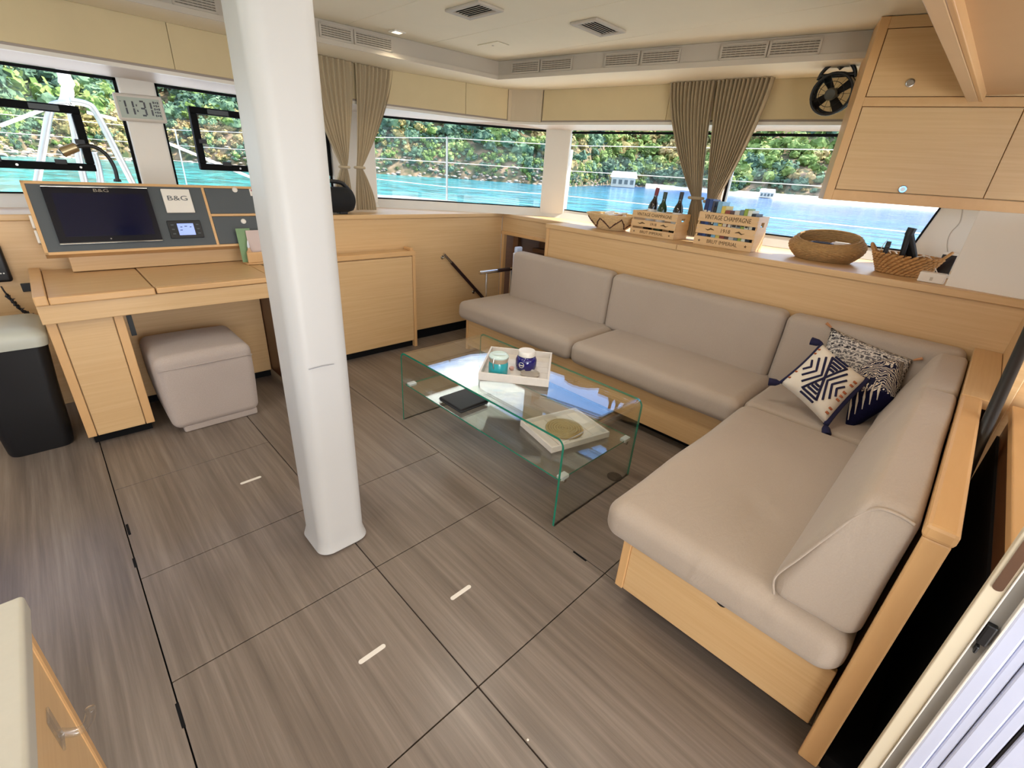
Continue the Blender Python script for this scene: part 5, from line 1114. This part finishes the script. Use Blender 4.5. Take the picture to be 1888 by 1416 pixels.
# ---------------------------------------------------------------- throw pillows
class Pillow:
    def __init__(s,c00,c10,c11,c01,t,pinch=.06):
        s.c=[Vector(q) for q in (c00,c10,c11,c01)]; s.t=t; s.p=pinch
        s.n=((s.c[1]-s.c[0]).cross(s.c[3]-s.c[0])).normalized()
        if s.n.dot(Vector(EYE)-s.c[0])<0: s.n=-s.n
    def at(s,u,v,side=1,lift=0):
        # pinched sides, puffed middle
        uu=u*2-1; vv=v*2-1; k=s.p
        u2=.5+.5*uu*(1-k*(1-vv*vv)); v2=.5+.5*vv*(1-k*(1-uu*uu))
        b=s.c[0].lerp(s.c[1],u2).lerp(s.c[3].lerp(s.c[2],u2),v2)
        h=s.t*(max(0,(1-uu**4)*(1-vv**4)))**.55
        return b+s.n*(side*h*.5+lift*side)
    def mesh(s,N=22):
        mb=MB(); 
        fr_=[[len(mb.v)+0 for _ in range(N+1)] for _ in range(N+1)]; V=[];F=[]
        for j in range(N+1):
            for i in range(N+1): V.append(s.at(i/N,j/N,1))
        off_=len(V); back={}
        for j in range(N+1):
            for i in range(N+1):
                if i in (0,N) or j in (0,N): back[(i,j)]=j*(N+1)+i
                else: back[(i,j)]=len(V); V.append(s.at(i/N,j/N,-1))
        for j in range(N):
            for i in range(N):
                a=j*(N+1)+i; F.append((a,a+1,a+N+2,a+N+1)); F.append((back[(i,j)],back[(i,j+1)],back[(i+1,j+1)],back[(i+1,j)]))
        return mb.add(V,F)
    def line(s,pts,r,n=5,sub=6):
        out=[]
        for a,b in zip(pts[:-1],pts[1:]):
            for k in range(sub): out.append((a[0]+(b[0]-a[0])*k/sub,a[1]+(b[1]-a[1])*k/sub))
        out.append(pts[-1]); return [s.at(u,v,1,r*.5) for u,v in out]
navy=plain('navy_yarn','17163a',.9,var=.3,vscale=200); rust=plain('rust_yarn','b0623a',.9,var=.2,vscale=200); creamc=weave('cream_cotton','d9cdb9','eae0d0',300)
pb=Vector((2.66,.29,.545)); pn=Vector((-.80,-.10,.60)).normalized()
w=[onp(a,b,pb,pn) for a,b in [(1522,784),(1600,700),(1516,634),(1438,706)]]
pw=Pillow(*w,.15); pw1=thing('tasselled_pillow','cream throw pillow with navy geometric embroidery and tassels','pillow',tuple(w[0]))
pwc=pw.mesh().build('cover',creamc,pw1,smooth=True)
# u: along the trimmed (right) edge from bottom to right corner;  v: from that edge towards the left corner
def emb(pts,col,r): MB().tube(pw.line(pts,r),r,6).build('embroidery',col,pwc,smooth=True)
def XY(x,y): return (y,1-x)         # x: 0 at left edge..1 at trimmed edge, y: 0 lower..1 upper
emb([XY(.34,.12),XY(.66,.88)],navy,.006); emb([XY(.34,.88),XY(.66,.12)],navy,.006)
for y_,hw in ((.93,.14),(.87,.135),(.80,.095),(.735,.07),(.675,.045)):
    emb([XY(.5-hw,y_),XY(.5+hw,y_)],navy,.0062); emb([XY(.5-hw,1-y_),XY(.5+hw,1-y_)],navy,.0062)
for ax,h_,dx in ((.43,.30,.17),(.31,.21,.13),(.19,.11,.08)):
    emb([XY(ax-dx,.5+h_),XY(ax,.5),XY(ax-dx,.5-h_)],navy,.0056)
for ax,h_,dx in ((.57,.30,.16),(.67,.21,.13),(.775,.11,.075)):
    emb([XY(ax+dx,.5+h_),XY(ax,.5),XY(ax+dx,.5-h_)],navy,.0056)
for y_ in (.12,.20,.38,.46,.54,.70,.78):
    emb([XY(.885,y_),XY(.935,y_+.01)],rust,.006)
for y_ in (.15,.3,.75,.85): emb([XY(.04,y_),XY(.07,y_)],rust,.005)
MB().tube([pw.at(k/20,0.0,1,.006) for k in range(0,21)],.014,8).build('navy_trim',navy,pw1,smooth=True); MB().tube([pw.at(k/20,1.0,1,.004) for k in range(0,21)],.008,8).build('navy_trim',navy,pw1,smooth=True)
for (u_,v_),dz in (((0,0),(-.02,-.012,-.016)),((0,1),(-.01,.03,-.004)),((1,1),(.0,.03,.0))):
    q=pw.at(u_,v_); d=Vector(dz).normalized(); MB().tube([q,q+d*.02,q+d*.055],[.008,.019,.022],9).build('tassel',navy,pw1,smooth='auto')
# grey woven lumbar pillow leaning on the back cushion
def patt(name,ca,cb,scale,kind='brick'):
    m,n,b=new_mat(name); b.inputs['Roughness'].default_value=.9; b.inputs['Specular IOR Level'].default_value=.1; tc=n.nodes.new('ShaderNodeTexCoord'); l=n.links.new
    if kind=='brick':
        mp=n.nodes.new('ShaderNodeMapping'); mp.inputs['Rotation'].default_value=(math.pi/2,0,math.pi/2); br=n.nodes.new('ShaderNodeTexBrick'); br.inputs['Scale'].default_value=scale; br.inputs['Color1'].default_value=lin(ca); br.inputs['Color2'].default_value=lin(cb); br.inputs['Mortar'].default_value=lin('cfc8be'); br.inputs['Mortar Size'].default_value=.03; br.inputs['Bias'].default_value=-.2; br.inputs['Brick Width'].default_value=.6; br.inputs['Row Height'].default_value=.28
        no=n.nodes.new('ShaderNodeTexNoise'); no.inputs['Scale'].default_value=90; mx=n.nodes.new('ShaderNodeMix'); mx.data_type='RGBA'; mx.inputs['B'].default_value=lin('d6cfc6'); r=n.nodes.new('ShaderNodeValToRGB'); r.color_ramp.elements[0].position=.5; r.color_ramp.elements[1].position=.6
        l(tc.outputs['Object'],mp.inputs[0]); l(mp.outputs[0],br.inputs['Vector']); l(tc.outputs['Object'],no.inputs['Vector']); l(no.outputs['Fac'],r.inputs[0]); l(r.outputs[0],mx.inputs['Factor']); l(br.outputs['Color'],mx.inputs['A']); l(mx.outputs['Result'],b.inputs['Base Color'])
    else:
        wv=n.nodes.new('ShaderNodeTexWave'); wv.inputs['Scale'].default_value=14; wv.inputs['Distortion'].default_value=22; wv.inputs['Detail'].default_value=3; wv.inputs['Detail Scale'].default_value=.8
        r=n.nodes.new('ShaderNodeValToRGB'); r.color_ramp.interpolation='CONSTANT'; e=r.color_ramp.elements; e[0].color=lin(ca); e[1].color=lin(cb); e[1].position=.34; q=e.new(.62); q.color=lin('b98d4e' if kind=='leaf' else ca); q=e.new(.72); q.color=lin(cb); q=e.new(.86); q.color=lin(ca)
        l(tc.outputs['Object'],wv.inputs['Vector']); l(wv.outputs['Fac'],r.inputs[0]); l(r.outputs[0],b.inputs['Base Color'])
    return m
w=[Vector((3.02,.60,.525)),Vector((3.02,.07,.525)),onx(1683,664,3.125),onx(1533,604,3.125)]
w=[onx(1487,715,3.02),onx(1655,745,3.02),onx(1684,664,3.12),onx(1533,604,3.12)]
w[0].z=max(w[0].z,.53); w[1].z=max(w[1].z,.53)
pg=Pillow(*w,.10); p2=thing('woven_lumbar_pillow','grey black and white woven lumbar pillow against the sofa back','pillow',tuple(w[0])); pg.mesh().build('cover',patt('woven_grey','2a2830','8b8788',26),p2,smooth=True)
for u_ in (0,1):
    q=pg.at(u_,1); d=Vector((0,(.02 if u_==0 else -.02),.012)); MB().tube([q,q+d*.8,q+d*1.6],[.004,.007,.008],8).build('tassel',plain('tan_tassel','b98055',.8),p2)
w=[onp(a,b,Vector((2.80,.13,.53)),Vector((-.62,.42,.62)).normalized()) for a,b in [(1556,798),(1648,735),(1668,668),(1588,655)]]
pf_=Pillow(*w,.15,.03); p3=thing('leaf_print_pillow','navy and white leaf print pillow tucked in the sofa corner','pillow',tuple(w[0])); mb=pf_.mesh(); 
N=22; lst=[]
o=mb.build('cover',[patt('leaf_print','26263c','ece6dc',20,'leaf'),patt('navy_leaf','12122e','161634',16,'navy')],p3,smooth=True)
for p in o.data.polygons:
    cc_=sum((Vector(o.data.vertices[i].co) for i in p.vertices),Vector())/len(p.vertices)+ORG[p3.name]
    if (cc_-w[0]).dot((w[3]-w[0]).normalized())<(w[3]-w[0]).length*.42: p.material_index=1
for k in range(5):
    MB().tube([pf_.at(.12+.15*k,.06,1,.002),pf_.at(.16+.15*k,.2,1,.002),pf_.at(.12+.17*k,.36,1,.002)],[.002,.006,.001],6).build('leaf_print',creamc,p3,smooth=True)

# ---------------------------------------------------------------- door frame at the right edge, counter at the lower left
dj=setting('door_1','white frame and pale panel of the open aft door at the right edge')
XD=1.18
def az_y(deg): return XD*math.tan(math.radians(deg))
y_a,y_b,y_c,y_d=az_y(-10.62),az_y(-11.9),az_y(-13.1),az_y(-17.93)
cream=plain('cream_door_frame','d9cdb4',.4,var=.02); bluew=plain('pale_door_panel','c3c8de',.35,var=.03); 
box('frame_face',cream,dj,XD,XD+.02,y_b,y_a,0,2.05,bevel=.002); box('frame_bead',M['white'],dj,XD-.004,XD+.02,y_b-.003,y_b,0,2.05,bevel=.001)
box('channel',plain('channel_grey','86827c',.5),dj,XD+.012,XD+.03,y_c,y_b-.003,0,2.05,bevel=0); box('channel_lip',M['white'],dj,XD-.002,XD+.02,y_c-.004,y_c,0,2.05,bevel=.001)
yy0=y_c-.004; k=0
for wd in (.028,.02,.03,.022): box('panel_rib',bluew,dj,XD+(.004 if k%2 else 0),XD+.03,yy0-wd+.001,yy0,0,2.05,bevel=.004); yy0-=wd; k+=1
box('seal',M['black'],dj,XD+.004,XD+.02,yy0-.004,yy0,0,2.05,bevel=0); box('panel_rib',bluew,dj,XD,XD+.03,yy0-.35,yy0-.004,0,2.05,bevel=.004)
hz=onx(1855,1035,XD).z; hb=MB(); n=10; cy=(y_a+y_b)/2-.001
poly=[(XD-.003,cy+.008*math.cos(math.pi*q/n),hz+.06+.008*math.sin(math.pi*q/n)) for q in range(n+1)]+[(XD-.003,cy+.008*math.cos(math.pi+math.pi*q/n),hz-.06+.008*math.sin(math.pi+math.pi*q/n)) for q in range(n+1)]
hb.ext(poly,(.003,0,0)).build('flush_pull',plain('bronze_pull','7a6152',.25,metal=.6),dj,label='oval flush pull')
lz=onx(1818,1170,XD).z; box('latch',M['black'],dj,XD-.002,XD+.014,y_c+.004,y_b-.006,lz-.03,lz+.025,bevel=.003); box('latch',M['black'],dj,XD-.004,XD+.014,y_c+.010,y_b-.010,lz-.055,lz-.035,bevel=.003)
kt=thing('galley_counter','oak galley counter with pale grey worktop at the lower left','counter',(-.6,.5,0))
KX,KY=-.172,.918
MB().rbox(-1.1,KX,-.6,KY,.882,.92,.007,None,k=4,step=.3).build('worktop',plain('grey_composite','b9b4a8',.45,var=.04,vscale=80),kt,smooth=True)
box('side_panel',M['oaky'],kt,-1.08,KX-.012,-.58,KY-.02,.06,.882); box('corner_post',M['solid'],kt,KX-.03,KX-.009,KY-.045,KY-.012,0,.882,bevel=.006); box('plinth',M['matteblack'],kt,-1.05,KX-.05,-.55,KY-.06,0,.06,bevel=0)
hk=thing('clear_hook','clear plastic adhesive hook on the oak counter side','hook',tuple(onx(125,1360,KX-.01)))
b_=onx(98,1340,KX-.011); clear=glass_mat('clear_acrylic',(.93,.94,.95,1),1.0,.08)
MB().rbox(KX-.0115,KX-.008,b_.y-.016,b_.y+.016,b_.z-.045,b_.z+.03,.0017).build('backplate',clear,hk,smooth=True)
MB().tube(smooth_pts([(KX-.008,b_.y,b_.z-.02),(KX+.006,b_.y,b_.z-.036),(KX+.020,b_.y,b_.z-.034),(KX+.029,b_.y,b_.z-.018),(KX+.032,b_.y,b_.z-.004)]),.007,10).build('hook_arm',clear,hk,smooth=True)
# cockpit sole outside the open aft door, unseen, added to bounce sunlight inside
ck_=setting('cockpit_floor','unseen white cockpit floor added outside the aft door'); box('sole',M['white'],ck_,-3.2,4.4,-9,-3.02,-.12,-.02,bevel=0)
